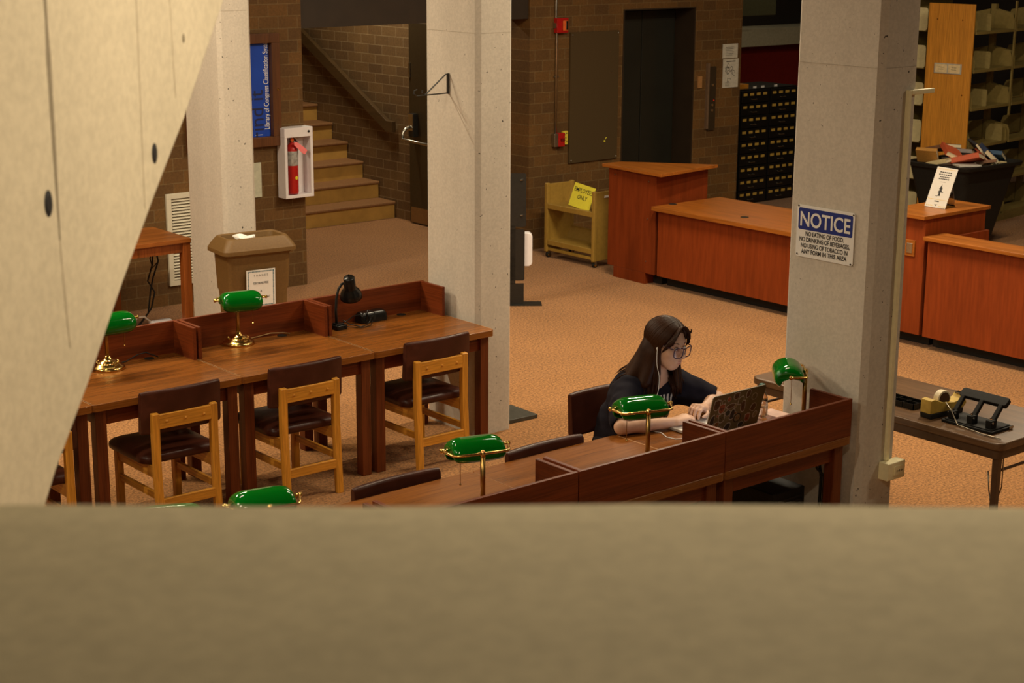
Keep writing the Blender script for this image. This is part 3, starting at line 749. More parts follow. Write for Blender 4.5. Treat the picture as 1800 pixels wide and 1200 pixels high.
obj('body', MB().loft([[(p[0], p[1], z) for p in rrect(w, d, .02, 4)] for z, w, d in ((0, .205, .09), (.012, .21, .095), (.05, .205, .085), (.068, .18, .06))]), MT['black'], PBX, bev=.003)
mk = MB()
for x in (-.075, -.045, -.015): mk.box(x, x + .018, -.0475, -.044, .018, .044)
obj('socket', mk, MT['black_matt'], PBX)
solo('black_cables', MB().tube([(5.84, 8.70, TZ + .05), (5.87, 8.66, TZ + .025), (5.93, 8.63, TZ + .006), (6.0, 8.65, TZ + .008), (6.05, 8.69, TZ + .025), (6.06, 8.66, TZ + .075), (6.04, 8.71, TZ + .085), (6.02, 8.69, TZ + .03)], .0035, 6)
     .tube([(5.83, 8.72, TZ + .02), (5.90, 8.74, TZ + .03), (5.95, 8.735, TZ + .055), (5.99, 8.72, TZ + .06), (6.0, 8.70, TZ + .03)], .0035, 6).tube([(5.84, 8.67, TZ + .012), (5.92, 8.60, TZ + .006), (6.0, 8.62, TZ + .006), (6.05, 8.67, TZ + .02)], .003, 6), MT['black'], 'tangle of black cables between gooseneck lamp and power box', 'cable', (5.95, 8.68, TZ), smooth=True)

# ================================================================== left side table behind, bin, vent cables
ST = thing('side_table', 'plain wooden table against brick wall beyond far desks', 'table', (6.05, 12.42, 0)); z1 = .765
obj('tabletop', MB().prism(rrect(1.2, .66, .012, 3), z1 - .035, z1), MT['side_wood'], ST, bev=.003)
for sx in (-1, 1):
    for sy in (-1, 1): obj('leg', MB().box(sx * (.56 if sy < 0 else .2) - .035, sx * (.56 if sy < 0 else .2) + .035, sy * .285 - .035, sy * .285 + .035, 0, z1 - .035), MT['side_leg'], ST, bev=.004)
    obj('apron', MB().box(sx * .56 - .012, sx * .56 + .012, -.25, .25, z1 - .115, z1 - .035), MT['side_leg'], ST)
for sy in (-1, 1): obj('apron', MB().box(-.525, .525, sy * .29 - .012, sy * .29 + .012, z1 - .115, z1 - .035), MT['side_leg'], ST)
solo('hanging_cables', MB().tube([(6.510, 12.5, .66), (6.500, 12.5, .5), (6.460, 12.52, .36), (6.510, 12.5, .26), (6.460, 12.48, .13), (6.300, 12.4, .02), (6.130, 12.35, .008)], .007, 6)
     .tube([(6.530, 12.5, .66), (6.555, 12.5, .52), (6.510, 12.52, .38), (6.470, 12.5, .27), (6.420, 12.46, .1), (6.280, 12.4, .01)], .007, 6).tube([(6.520, 12.49, .66), (6.480, 12.5, .55), (6.500, 12.5, .47), (6.550, 12.49, .52), (6.530, 12.5, .66)], .006, 6), MT['black_matt'],
     'black cables hanging beneath the wooden side table', 'cable', (6.380, 12.45, .004), smooth=True)
solo('black_box', MB().prism(rrect(.18, .13, .02, 3, 5.80, 12.68), .766, .80), MT['black'], 'black gadget at back of wooden side table', 'box', (5.8, 12.68, .766), bev=.004)
solo('computer_tower', MB().box(5.50, 5.70, 12.3, 12.7, .003, .42), MT['black'], 'dark computer tower beneath wooden side table', 'computer', (5.6, 12.5, .003), bev=.006)
PS = thing('power_strip', 'white power strip with white cord on carpet under wooden side table', 'power strip', (6.5, 12.40, 0))
obj('body', MB().loft([[(p[0], p[1], z) for p in rrect(w, d, .02, 4)] for z, w, d in ((0, .20, .075), (.03, .20, .075), (.045, .17, .05))]), MT['white_paint'], PS, bev=.003)
obj('cord', MB().tube([(-.08, 0, .03), (-.14, .02, .085), (-.20, .02, .09), (-.28, .0, .03), (-.36, -.05, .008), (-.48, -.12, .007)], .009, 8), MT['cable_white'], PS, smooth=True)

TBN = thing('waste_bin', 'large brown plastic waste bin with open top beside concrete column', 'bin', (6.54, 10.96, 0), R(-7))
TBN.scale = (.86, .74, 1.0)
def rr_ring(w, d, r_, z, cx=0, cy=0): return [(p[0], p[1], z) for p in rrect(w, d, r_, 5, cx, cy)]
obj('body', MB().loft([rr_ring(.50, .32, .06, 0), rr_ring(.555, .37, .06, .55), rr_ring(.575, .385, .06, .565), rr_ring(.60, .415, .06, .84), rr_ring(.64, .45, .06, .845), rr_ring(.645, .455, .06, .87)]), MT['bin'], TBN, bev=.004)
lidr = [rr_ring(.70, .50, .07, .855), rr_ring(.70, .50, .07, .885), rr_ring(.685, .485, .07, .893), rr_ring(.66, .46, .07, .915), rr_ring(.58, .38, .07, .965), rr_ring(.55, .35, .07, .972), rr_ring(.51, .31, .06, .966), rr_ring(.49, .29, .06, .92)]
lm = MB().loft(lidr, cap=False); n = len(lidr[0])
obj('lid', lm, MT['bin'], TBN, smooth=False, bev=.004)
obj('inner_bag', MB().loft([rr_ring(.44, .25, .06, .90), rr_ring(.43, .24, .06, .92)]), plain('dark_bin_inside', (.06, .036, .015), .7), TBN)
rr = random.Random(5); pm = MB(); rings = []
for k in range(9):
    u = k / 8
    rings.append([(-.2 + .22 * u + .01 * math.sin(7 * u + j), -.09 + .15 * (math.cos(2 * PI * j / 8)) * .5 * (.6 + .5 * math.sin(3 * u + 1)) + .02, .945 + .028 * math.sin(2 * PI * j / 8) * (.5 + .6 * abs(math.sin(5 * u))) + .03 * (1 - u)) for j in range(8)])
pm.loft(rings)
o_ = obj('crumpled_paper', pm, MT['white'], None, bev=0); o_.location = (6.53, 10.97, .0); o_.scale = (.75, .75, 1.0)
tag(o_, 'crumpled white paper lying in the brown bin opening', 'paper')
SB = thing('bin_sign', 'white bordered thank-you sign taped to the brown bin', 'sign', (6.515, 10.8065, .44), R(-7))
Msg = frame((0, 0, 0), (1, 0, 0), (0, -.03, 1))
obj('sheet', MB().prism([(-.118, 0), (.118, 0), (.118, .29), (-.118, .29)], 0, .0015, Msg), MT['white'], SB)
bm_ = MB(); teal = plain('teal_ink', (.03, .12, .17), .7)
for k in range(19):
    x = -.103 + .206 * k / 18
    for y in (.014, .276): bm_.box(x - .0035, x + .0035, y - .005, y + .005, .0015, .0022, Msg)
for k in range(23):
    y = .02 + .25 * k / 22
    for x in (-.103, .103): bm_.box(x - .0045, x + .0045, y - .0035, y + .0035, .0015, .0022, Msg)
obj('border_pattern', bm_, teal, SB)
for s, y, h, w in (('THANKS', .238, .016, .115), ('FOR TAKING PRIDE', .178, .017, .125), ('&', .118, .015, None), ('IT NEAT', .068, .017, .07)):
    obj('lettering', text_mb(s, Msg @ Matrix.Translation((.04 if s == 'IT NEAT' else 0, y, .0022)), width=w, height=h, bold=.01 if w != .115 else 0, spacing=1.8 if w == .115 else 1), MT['ink'], SB)

# ================================================================== stands by the middle column
solo('floor_stand_base', MB().prism([(6.93, 8.375), (7.195, 8.365), (7.205, 8.66), (6.93, 8.68)], 0, .028), MT['grey_base'], 'low flat dark metal base plate on carpet touching middle concrete column', 'stand base', (7.06, 8.5, 0), bev=.003)
HS = thing('sanitizer_stand', 'black floor stand with white dispenser beyond the middle concrete column', 'dispenser stand', (9.31, 11.135, 0))
ux = Vector((.80, -.60, 0)); uy = Vector((.60, .80, 0))
Ms = Matrix(((ux.x, uy.x, 0, 0), (ux.y, uy.y, 0, 0), (0, 0, 1, 0), (0, 0, 0, 1)))
def plate(m, x0, x1, z0, z1, r_=0): return m.prism([(x0, z0), (x1 - r_, z0), (x1, z0 + r_), (x1, z1 - r_), (x1 - r_, z1), (x0, z1)], 0, .004, Ms @ frame((0, 0, 0), (1, 0, 0), (0, 0, 1)))
m = MB(); plate(m, -.16, .085, .70, 1.17, .012); plate(m, -.16, .075, .22, .675, .012); plate(m, -.16, .07, 0, .195, 0); plate(m, -.16, -.005, .19, .71, 0)
obj('upright', m, MT['black_metal'], HS)
obj('foot', MB().box(-.16, .23, -.05, .12, 0, .006, Ms), MT['black_metal'], HS)
dm = MB().loft([[(Ms @ Vector((p[0], .02 + d, p[1]))) for p in rrect(w, h, .04, 5, .05, .49)] for d, w, h in ((0, .19, .30), (.06, .19, .31), (.10, .17, .28), (.115, .12, .22))])
obj('dispenser', dm, MT['white_paint'], HS, smooth=False, bev=.008)
for z in (1.11, .80): obj('screw', MB().cyl(Ms @ Vector((.035, -.004, z)), Ms @ Vector((.055, -.02, z + .004)), .006, 8), MT['steel'], HS)
# ================================================================== service counters
CD = thing('service_counter', 'long low orange-brown service counter with dark toe kick', 'counter', (11.2, 9.64, 0))
def W(m, b): return m.xf(Matrix.Translation((-b[0], -b[1], -b[2])))
B = (11.2, 9.64, 0)
obj('countertop', W(MB().box(10.75, 11.66, 8.36, 10.93, .720, .758), B), MT['counter_top'], CD, bev=.004)
for y in (10.90, 10.005): obj('grommet', W(MB().prism(ngon(.038, 18, 11.0, y), .757, .761), B), MT['black_matt'], CD)
obj('front_panel', W(MB().box(10.815, 10.84, 8.36, 10.90, .105, .72), B), MT['counter'], CD, bev=.002)
obj('back_panel', W(MB().box(11.45, 11.47, 8.36, 10.80, .0, .72), B), MT['counter'], CD)
obj('toe_kick', W(MB().box(10.955, 10.975, 8.36, 10.90, 0, .105).box(10.84, 10.955, 8.36, 10.9, .095, .105), B), MT['toe'], CD)
CC = thing('corner_cabinet', 'tall angular wooden cabinet between book cart and long low counter', 'cabinet', (11.1, 11.2, 0)); B = (11.1, 11.2, 0)
obj('top', W(MB().prism([(10.75, 10.81), (11.62, 10.93), (11.03, 11.64), (10.80, 11.655)], 1.04, 1.07), B), MT['counter_top'], CC, bev=.003)
obj('body', W(MB().prism([(10.815, 10.935), (11.56, 11.0), (11.01, 11.59), (10.83, 11.59)], .105, 1.04), B), MT['counter_shaded'], CC, bev=.003)
obj('plinth', W(MB().prism([(10.8175, 11.06), (11.3, 11.06), (11.0, 11.5), (10.8275, 11.5)], 0, .105), B), MT['counter_shaded'], CC, bev=.002)
obj('toe_kick', W(MB().box(10.93, 11.4, 10.945, 11.06, 0, .105), B), MT['toe'], CC)
mk = MB()
for y, z in ((11.50, .98), (11.03, .97), (11.04, .62), (11.05, .22)): mk.cyl((10.815 + (y - 10.935) * .0229, y, z), (10.808 + (y - 10.935) * .0229, y, z), .006, 8)
obj('screw', W(mk, B), MT['steel'], CC)
TC = thing('tall_cabinet', 'tall wooden counter unit behind the notice column with leaning card on top', 'cabinet', (11.2, 8.12, 0)); B = (11.2, 8.12, 0)
obj('top', W(MB().box(10.78, 11.66, 7.925, 8.36, 1.04, 1.07), B), MT['counter_top'], TC, bev=.004)
obj('body', W(MB().box(10.83, 11.62, 7.945, 8.345, .105, 1.04), B), MT['counter'], TC, bev=.003)
obj('toe_kick', W(MB().box(10.98, 11.55, 7.95, 8.34, 0, .105), B), MT['toe'], TC)
lp = obj('pull_plate', W(MB().box(10.818, 10.831, 8.03, 8.125, .73, .86), B), MT['counter_top'], TC, bev=.003)
obj('pull', W(MB().box(10.812, 10.82, 8.05, 8.105, .755, .835), B), MT['steel'], lp, bev=.004)
LC = thing('low_counter', 'wooden counter with raised ledge running out of frame beyond brown metal table', 'counter', (11.2, 6.4, 0)); B = (11.2, 6.4, 0)
obj('ledge_top', W(MB().box(10.765, 11.04, 4.6, 7.915, .885, .915), B), MT['counter_top'], LC, bev=.004)
obj('front_panel', W(MB().box(10.82, 10.86, 4.6, 7.905, .105, .885), B), MT['counter'], LC, bev=.003)
obj('worktop', W(MB().box(10.86, 11.6, 4.6, 7.915, .70, .735), B), MT['counter_top'], LC)
obj('end_panel', W(MB().box(10.99, 11.6, 7.885, 7.915, .0, .88), B), MT['counter'], LC)
obj('toe_kick', W(MB().box(10.97, 10.99, 4.6, 7.905, 0, .105).box(10.86, 10.97, 4.6, 7.905, .095, .105), B), MT['toe'], LC)
CS = thing('tent_card', 'white leaning card with a tree sketch on tall wooden cabinet', 'sign', (11.2, 8.14, 1.07))
Mc = frame((0, .0, 0), (.0, -1, 0), (.42, 0, .9)) @ Matrix.Rotation(R(4), 4, 'Y')
obj('card', MB().prism([(-.095, 0), (.095, 0), (.095, .34), (-.095, .34)], 0, .003, Mc), plain('grey_white_card', (.56, .52, .47), .7, 0, .03), CS)
obj('stand', MB().box(.0, .16, -.09, .09, 0, .004), MT['clear'], CS)
obj('prop', MB().loft([[(.10, -.08, .21), (.105, -.08, .21), (.105, .08, .21), (.10, .08, .21)], [(.155, -.08, .004), (.16, -.08, .004), (.16, .08, .004), (.155, .08, .004)]]), MT['clear'], CS)
mk = MB()
for k, (w, y) in enumerate(((.055, .295), (.06, .275), (.045, .255), (.05, .238))):
    for j in range(6): mk.box(-w + 2 * w * j / 6, -w + 2 * w * (j + .75) / 6, y, y + .009, .003, .0036, Mc)
mk.box(-.025, .022, .217, .219, .003, .0036, Mc)
mk.prism([(-.012, .10), (.012, .10), (.006, .13), (.02, .135), (.008, .155), (.016, .16), (.004, .18), (0, .20), (-.006, .18), (-.016, .16), (-.006, .15), (-.02, .13), (-.006, .125)], .003, .0036, Mc)
mk.box(.016, .03, .128, .134, .003, .0036, Mc).box(-.03, -.01, .095, .10, .003, .0036, Mc).box(-.022, .02, .05, .058, .003, .0036, Mc)
mk.prism([(-.014, .03), (0, .014), (.014, .03), (0, .026)], .003, .0036, Mc)
obj('print', mk, MT['ink'], CS)
gm = MB().box(-.095, .095, .068, .071, .003, .0036, Mc)
for j in range(12): gm.box(-.08 + .0138 * j, -.072 + .0138 * j, .322, .328, .003, .0036, Mc)
for j in range(4): gm.box(-.085 + .016 * j, -.075 + .016 * j, .012, .018, .003, .0036, Mc).box(.03 + .016 * j, .04 + .016 * j, .012, .018, .003, .0036, Mc)
obj('gold_border', gm, MT['gold'], CS)

# ================================================================== book cart
BC = thing('book_cart', 'tan metal two-shelf book cart by brick wall', 'book cart', (11.12, 12.255, 0)); B = (11.12, 12.255, 0)
x0, x1, y0, y1 = 10.93, 11.29, 11.895, 12.625
for s, y in ((0, y0), (1, y1)):
    ya, yb = (y, y + .03) if s == 0 else (y - .03, y)
    ep = obj('side_panel', W(MB().box(x0, x1, ya, yb, .065, .745), B), MT['tan'], BC, bev=.005)
    obj('post', W(MB().box(x0 - .004, x0 + .04, ya - .006, yb + .006, .06, .755), B), MT['tan'], BC, bev=.008)
    obj('post', W(MB().box(x1 - .04, x1 + .004, ya - .006, yb + .006, .06, .755), B), MT['tan'], BC, bev=.008)
    if s == 0: obj('maker_plate', W(MB().box(x0 + .13, x0 + .23, ya - .008, ya, .685, .705), B), MT['white'], ep)
for z in (.50, .135):
    obj('shelf', W(MB().box(x0 + .005, x1 - .08, y0 + .03, y1 - .03, z + .03, z + .045).box(x0, x0 + .02, y0 + .03, y1 - .03, z, z + .05), B), MT['tan'], BC, bev=.003)
    obj('shelf_back', W(MB().loft([[(x1 - .10, y0 + .03, z + .03), (x1 - .08, y0 + .03, z + .03), (x1 - .08, y1 - .03, z + .03), (x1 - .10, y1 - .03, z + .03)], [(x1 - .03, y0 + .03, z + .16), (x1 - .015, y0 + .03, z + .16), (x1 - .015, y1 - .03, z + .16), (x1 - .03, y1 - .03, z + .16)]]), B), MT['tan_dark'], BC)
obj('lower_rail', W(MB().box(x0 + .01, x0 + .04, y0 + .03, y1 - .03, .075, .105), B), MT['tan'], BC, bev=.003)
for x in (x0 + .025, x1 - .025):
    for y in (y0 + .02, y1 - .02):
        cs = obj('caster', W(MB().cyl((x + .01, y - .014, .03), (x + .01, y + .014, .03), .03, 18), B), MT['black_matt'], BC, bev=.004)
        obj('hub', W(MB().cyl((x + .01, y - .018, .03), (x + .01, y + .018, .03), .017, 14), B), MT['brass'], cs, bev=.003)
        obj('fork', W(MB().box(x - .006, x + .02, y - .021, y - .017, .03, .065).box(x - .006, x + .02, y + .017, y + .021, .03, .065), B), MT['steel'], cs)
ES = thing('staff_sign', 'yellow paper sign leaning on the book cart top shelf', 'sign', (11.0, 12.20, .548))
Mes = frame((0, 0, 0), (.0, -1, -.03), (.34, 0, 1)) @ Matrix.Rotation(R(-4), 4, 'Z')
obj('sheet', MB().prism([(-.155, 0), (.155, 0), (.155, .235), (-.155, .235)], 0, .002, Mes), MT['yellow'], ES)
obj('lettering', text_mb('EMPLOYEES', Mes @ Matrix.Translation((.0, .155, .0028)), width=.27, height=.042, bold=.008), MT['ink'], ES)
obj('lettering', text_mb('ONLY', Mes @ Matrix.Translation((.01, .088, .0028)), width=.14, height=.04, bold=.008), MT['ink'], ES)

# ================================================================== drawer cabinets in the back room
def make_drawers(name, loc):
    t = thing('drawer_cabinet', name, 'cabinet', loc, 0, 'black multi-drawer cabinets'); w = .50
    obj('body', MB().box(-w / 2, w / 2, .01, .60, 0, 1.375), MT['cat'], t, bev=.004)
    for r_ in range(9):
        z = .02 + .1495 * r_
        dr = obj('drawer', MB().box(-w / 2 + .012, w / 2 - .012, -.012, .01, z, z + .14), MT['cat'], t, bev=.003)
        for k in range(4):
            x = -.178 + .114 * k
            obj('label_card', MB().box(x - .032, x + .032, -.0155, -.012, z + .082, z + .112), MT['gold'], dr)
        obj('handle', MB().tube([(-.075, -.012, z + .04), (-.07, -.03, z + .038), (.01, -.03, z + .038), (.015, -.012, z + .04)], .006, 6), MT['steel'], dr)
    return t
dc0 = make_drawers('black drawer cabinet with yellow labels right behind the brick pier', (15.06, 13.61, 0))
dup(dc0, (15.57, 13.61, 0), 0, 'black drawer cabinet with yellow labels half hidden by notice column')
dup(dc0, (14.55, 13.61, 0), 0, 'black drawer cabinet tucked behind the brick pier')
solo('wooden_block', MB().box(14.72, 15.0, 13.66, 13.86, 1.376, 1.43), MT['end_panel'], 'orange wooden block on top of a black drawer cabinet', 'block', (14.86, 13.76, 1.376), bev=.003)
for x, lb in ((15.06, 'small white card on cabinet top near the wooden block'), (15.20, 'small white card standing between two others on cabinet top'), (15.43, 'small white card on cabinet top next to notice column')):
    solo('index_card', MB().box(x, x + .055, 13.64, 13.644, 1.376, 1.40), MT['white'], lb, 'card', (x + .03, 13.642, 1.376))
CLF = thing('ceiling_fixture', 'unlit greenish light fixture high in the dark back room', 'light fixture', (16.45, 15.0, 2.12))
obj('housing', MB().box(-.45, .38, -.1, .1, 0, .35), plain('dull_green_housing', (.10, .10, .05), .5), CLF, bev=.01)
obj('hanger', MB().cyl((-.3, 0, .35), (-.3, 0, 2.38), .01, 8).cyl((.3, 0, .35), (.3, 0, 2.38), .01, 8), MT['black_metal'], CLF)

# ================================================================== book stacks
SY = R(7)
def stack_M(): return Matrix.Translation((15.5, 11.20, 0)) @ Matrix.Rotation(SY, 4, 'Z')
BS = thing('book_stack', 'olive metal library shelving with an orange wood end panel', 'shelving', (15.5, 11.20, 0), SY)
obj('end_panel', MB().box(-.025, 0, -.275, .275, .05, 2.45), MT['end_panel'], BS, bev=.004)
ep = [c for c in BS.children if c.name.startswith('end_panel')][0]
lh = obj('label_holder', MB().box(-.034, -.0255, -.165, .165, 1.70, 1.81), plain('pale_grey_holder', (.42, .40, .34), .5), ep, bev=.003)
for y in (-.078, .078): obj('label_card', MB().box(-.036, -.034, y - .07, y + .07, 1.71, 1.80), plain('cream_card', (.75, .58, .32), .8), ep)
mk = MB()
for y in (-.078, .078): mk.box(-.0368, -.036, y - .03, y + .03, 1.767, 1.771).box(-.0368, -.036, y - .028, y + .035, 1.744, 1.748)
obj('lettering', mk, MT['ink'], ep)
for y, z in ((.16, 2.28), (-.14, 2.28), (.17, 1.50), (-.19, 1.48)): obj('screw', MB().cyl((-.025, y, z), (-.03, y, z), .008, 8), MT['brass'], ep)
LV = (.105, .505, .92, 1.335, 1.745, 2.155)
for k in range(4):
    x = .02 + .918 * k
    if k: obj('upright', MB().box(x - .03, x + .03, -.03, .03, 0, 2.42).box(x - .018, x + .018, -.272, -.255, 1.2, 2.46 if k == 1 else 1.3), MT['stack'], BS, bev=.003)
    else: obj('upright', MB().box(x, x + .04, -.03, .03, 0, 2.38), MT['stack'], BS)
for k in range(3):
    xa, xb = .045 + .918 * k, .045 + .918 * k + .86
    for z in LV:
        for s in (-1, 1):
            y0, y1 = sorted((s * .035, s * .272))
            sh = obj('shelf', MB().box(xa, xb, y0, y1, z - .012, z).box(xa, xb, *sorted((s * .255, s * .275)), z - .03, z + .001), MT['stack'], BS, bev=.002)
            for x in (xa + .004, xb - .008):
                yy = lambda v: s * v
                br = MB().prism([(yy(.03), z - .02), (yy(.265), z - .02), (yy(.272), z + .01), (yy(.272), z + .10), (yy(.245), z + .165), (yy(.03), z + .21)] if s > 0 else
                                [(yy(.03), z + .21), (yy(.245), z + .165), (yy(.272), z + .10), (yy(.272), z + .01), (yy(.265), z - .02), (yy(.03), z - .02)], 0, .004, frame((x, 0, 0), (0, 1, 0), (0, 0, 1)))
                obj('bracket', br, MT['stack'], sh)
base_ = obj('base_shelf', MB().box(.02, 2.78, -.28, .28, 0, .075), MT['stack'], BS)
# metal bookends left standing on the empty shelves
be_i = 0
def bookend(x, y, z, rz, lb, w=.15, h=.17):
    M = Matrix.Translation((x, y, z)) @ Matrix.Rotation(rz, 4, 'Z')
    t = thing('bookend', lb, 'bookend', (x, y, z), rz, 'olive metal bookends')
    obj('plate', MB().prism(rrect(w, h * 1.1, .016, 4, 0, h * .55 - .004), 0, .003, frame((0, 0, 0), (0, 1, 0), (0, 0, 1))), MT['olive'], t)
    obj('tongue', MB().box(0, .10, -w * .35, w * .35, 0, .002), MT['olive'], t)
S = stack_M()
for x, y, z, lb in ((.38, -.16, 2.156, 'bookend on topmost olive shelf right of end panel'), (.42, -.16, 1.746, 'bookend standing on olive shelf second from top beside end panel'), (.40, -.16, 1.336, 'bookend standing on olive shelf just above black hamper rim height'),
                    (.80, -.17, .921, 'bookend standing on olive shelf level with hamper books'), (.78, -.17, .506, 'bookend standing on olive shelf above the lowest one'), (.80, -.17, .106, 'bookend standing on bottom olive shelf over low counter')):
    p = S @ Vector((x, y, z)); bookend(p.x, p.y, p.z, SY, lb, .20, .17)
# a second run of shelving behind, its brackets peeping past the end panel
B2 = thing('book_stack', 'olive shelving behind the orange end panel showing only cream bracket ends', 'shelving', (15.62, 11.72, 0), SY)
obj('upright', MB().box(.0, .05, .16, .22, 0, 2.5), MT['stack'], B2)
obj('upright', MB().box(.95, 1.0, .16, .22, 0, 2.5), MT['stack'], B2)
for z in LV + (2.56,):
    sh = obj('shelf', MB().box(.0, .95, -.09, .16, z - .03, z), MT['stack'], B2, bev=.002)
    if z < 2.5: obj('bracket', MB().prism([(p[0], p[1]) for p in rrect(.19, .25, .035, 5, -.01, z + .105)], 0, .004, frame((-.008, 0, 0), (0, 1, 0), (0, 0, 1))), MT['stack_lip'], sh)
obj('back_sheet', MB().box(.0, .95, .16, .17, .05, 2.5), MT['stack'], B2)

# ================================================================== hamper of books
HB = thing('book_hamper', 'big black plastic tub on wheels heaped with books', 'tub', (14.72, 10.38, 0)); B = (14.72, 10.38, 0)
def tub(z, w, d, r_=.08): return [(p[0], p[1], z) for p in rrect(w, d, r_, 5)]
hm = MB().loft([tub(.12, .58, .42), tub(.13, .62, .46), tub(.86, .92, .72), tub(.865, 1.0, .8), tub(.905, 1.02, .82), tub(.91, .98, .78), tub(.905, .93, .73), tub(.72, .86, .66)])
obj('body', hm, MT['black_matt'], HB, bev=.004)
for x in (-.22, .22):
    for y in (-.15, .15): obj('caster', MB().cyl((x, y - .02, .055), (x, y + .02, .055), .055, 16).box(x - .02, x + .02, y - .015, y + .015, .06, .125), MT['black_matt'], HB, bev=.003)
def make_book(label, w, h, t_, cloth, M, group='discarded books in the tub'):
    """w across, h along the spine, t_ thick; lying flat, spine on -x"""
    bk = thing('book', label, 'book', M.to_translation(), 0, group)
    bk.rotation_mode = 'QUATERNION'; bk.rotation_quaternion = M.to_quaternion()
    c = .0035
    obj('cover', MB().box(-w / 2, w / 2, -h / 2, h / 2, 0, c).box(-w / 2, w / 2, -h / 2, h / 2, t_ - c, t_).box(-w / 2, -w / 2 + c, -h / 2, h / 2, c, t_ - c), MT['cloth%d' % cloth], bk, bev=.0012)
    obj('pages', MB().box(-w / 2 + c, w / 2 - .005, -h / 2 + .005, h / 2 - .005, c, t_ - c), MT['pages'], bk)
    return bk
def BM(x, y, z, yaw, pitch=0, roll=0):
    return Matrix.Translation((14.72 + x, 10.38 + y, z)) @ Matrix.Rotation(R(yaw), 4, 'Z') @ Matrix.Rotation(R(pitch), 4, 'Y') @ Matrix.Rotation(R(roll), 4, 'X')
BOOKS = [
    ('red cloth book tilted open-edge down at middle of tub heap', .20, .28, .05, 0, BM(-.20, .02, .985, -35, 25, 14)),
    ('large orange-red book lying flat-topped at tub front', .24, .30, .055, 0, BM(-.20, -.19, .93, 20, 14, -16)),
    ('cream paper-covered book at tub rim by the column', .19, .27, .035, 4, BM(-.37, .02, .905, 5, -3, -14)),
    ('brown book at back of tub near the column', .22, .30, .04, 1, BM(-.05, .22, 1.0, -10, 6, -14)),
    ('golden brown spine-up book against the column side of tub', .16, .22, .045, 5, BM(-.33, .22, .95, 20, 55, 0)),
    ('black book with white page edge standing highest in tub', .17, .25, .03, 3, BM(.17, -.02, 1.02, -30, 48, 8)),
    ('slate grey book behind the standing black book', .2, .28, .04, 6, BM(.04, .07, .97, 20, 12, 0)),
    ('dark blue thick book leaning at tub end', .19, .27, .05, 2, BM(.22, -.13, .955, -35, 42, 10)),
    ('orange thin book squeezed beside the blue book', .17, .24, .02, 7, BM(.10, -.16, .95, -35, 42, 8)),
    ('teal blue book at far tub corner', .17, .24, .045, 8, BM(.36, -.10, .92, 15, 30, 0)),
    ('small dark brown book near tub rim beneath blue book', .15, .2, .03, 1, BM(.02, -.27, .905, 30, 8, -10)),
    ('pale grey booklet flat along tub rim', .18, .24, .015, 9, BM(-.28, -.24, .90, 60, 0, 0)),
]
for b_ in BOOKS: make_book(*b_[:1], *b_[1:])
# the books buried below, holding up the heap
for k, (x, y, z, yaw) in enumerate(((-.2, .1, .84, 20), (.1, .05, .85, -30), (-.05, -.15, .83, 70), (.28, .05, .84, 10), (-.3, -.12, .83, 0), (.15, .2, .86, 45), (.0, .0, .88, 10), (.25, -.15, .86, 80))):
    make_book('buried book with a dull cover deep in the black tub', .2, .28, .05, (9, 6, 1, 4)[k % 4], BM(x, y, z - .02, yaw))

# ================================================================== brown metal table with desk tools
TT = thing('metal_table', 'brown metal work table behind notice column holding hole punch', 'table', (7.34, 5.50, 0)); hx, y0, y1 = .34, -.90, .775
tt = [(p[0], p[1]) for p in rrect(hx * 2, y1 - y0, .05, 6, 0, (y0 + y1) / 2)]
obj('tabletop', MB().prism(tt, .735, .775), MT['table_top'], TT, bev=.008, seg=3)
obj('apron', MB().prism([(p[0], p[1]) for p in rrect(hx * 2 - .035, y1 - y0 - .035, .04, 6, 0, (y0 + y1) / 2)], .685, .735), MT['table_body'], TT, bev=.004)
for sx in (-1, 1):
    for yy in (y0 + .045, y1 - .045):
        obj('leg', MB().loft([[(sx * (hx - .05) + a_ * .013, yy + b_ * .013, 0) for a_, b_ in ((-1, -1), (1, -1), (1, 1), (-1, 1))], [(sx * (hx - .05) + a_ * .018, yy + b_ * .018, .69) for a_, b_ in ((-1, -1), (1, -1), (1, 1), (-1, 1))]]), MT['table_body'], TT, bev=.003)
for yy in (y0 + .045, y1 - .045): obj('stretcher', MB().tube([(-hx + .06, yy, .615), (hx - .06, yy, .615)], .008, 8), MT['table_body'], TT)
bx = TZ
HP = thing('hole_punch', 'large black three-hole punch on brown metal table', 'hole punch', (7.205, 4.885, bx))
obj('base', MB().prism(rrect(.19, .315, .012, 3, .0, .0), 0, .014).prism(rrect(.17, .29, .01, 3), .014, .02), MT['charcoal'], HP, bev=.003)
hd = obj('handle', MB().prism(rrect(.055, .285, .012, 3), -.013, .013, Matrix.Translation((.055, -.0, .135)) @ Matrix.Rotation(R(-38), 4, 'Y')), MT['charcoal'], HP, bev=.004)
for y in (-.115, .0, .115):
    obj('arm', MB().loft([[(-.05 + a_, y + b_, .035) for a_, b_ in ((-.014, -.014), (.014, -.014), (.014, .014), (-.014, .014))], [(.045 + a_, y + b_, .132) for a_, b_ in ((-.016, -.012), (.012, -.012), (.012, .012), (-.016, .012))]]), MT['charcoal'], HP, bev=.004)
    ph = obj('punch_head', MB().box(-.07, -.02, y - .018, y + .018, .018, .062), MT['charcoal'], HP, bev=.004)
    obj('pin', MB().cyl((-.06, y - .022, .05), (-.06, y + .022, .05), .006, 8).cyl((-.05, y, .018), (-.05, y, .07), .007, 8), MT['chrome'], ph)
obj('gauge', MB().box(.05, .085, -.162, -.155, .004, .018), MT['chrome'], HP)
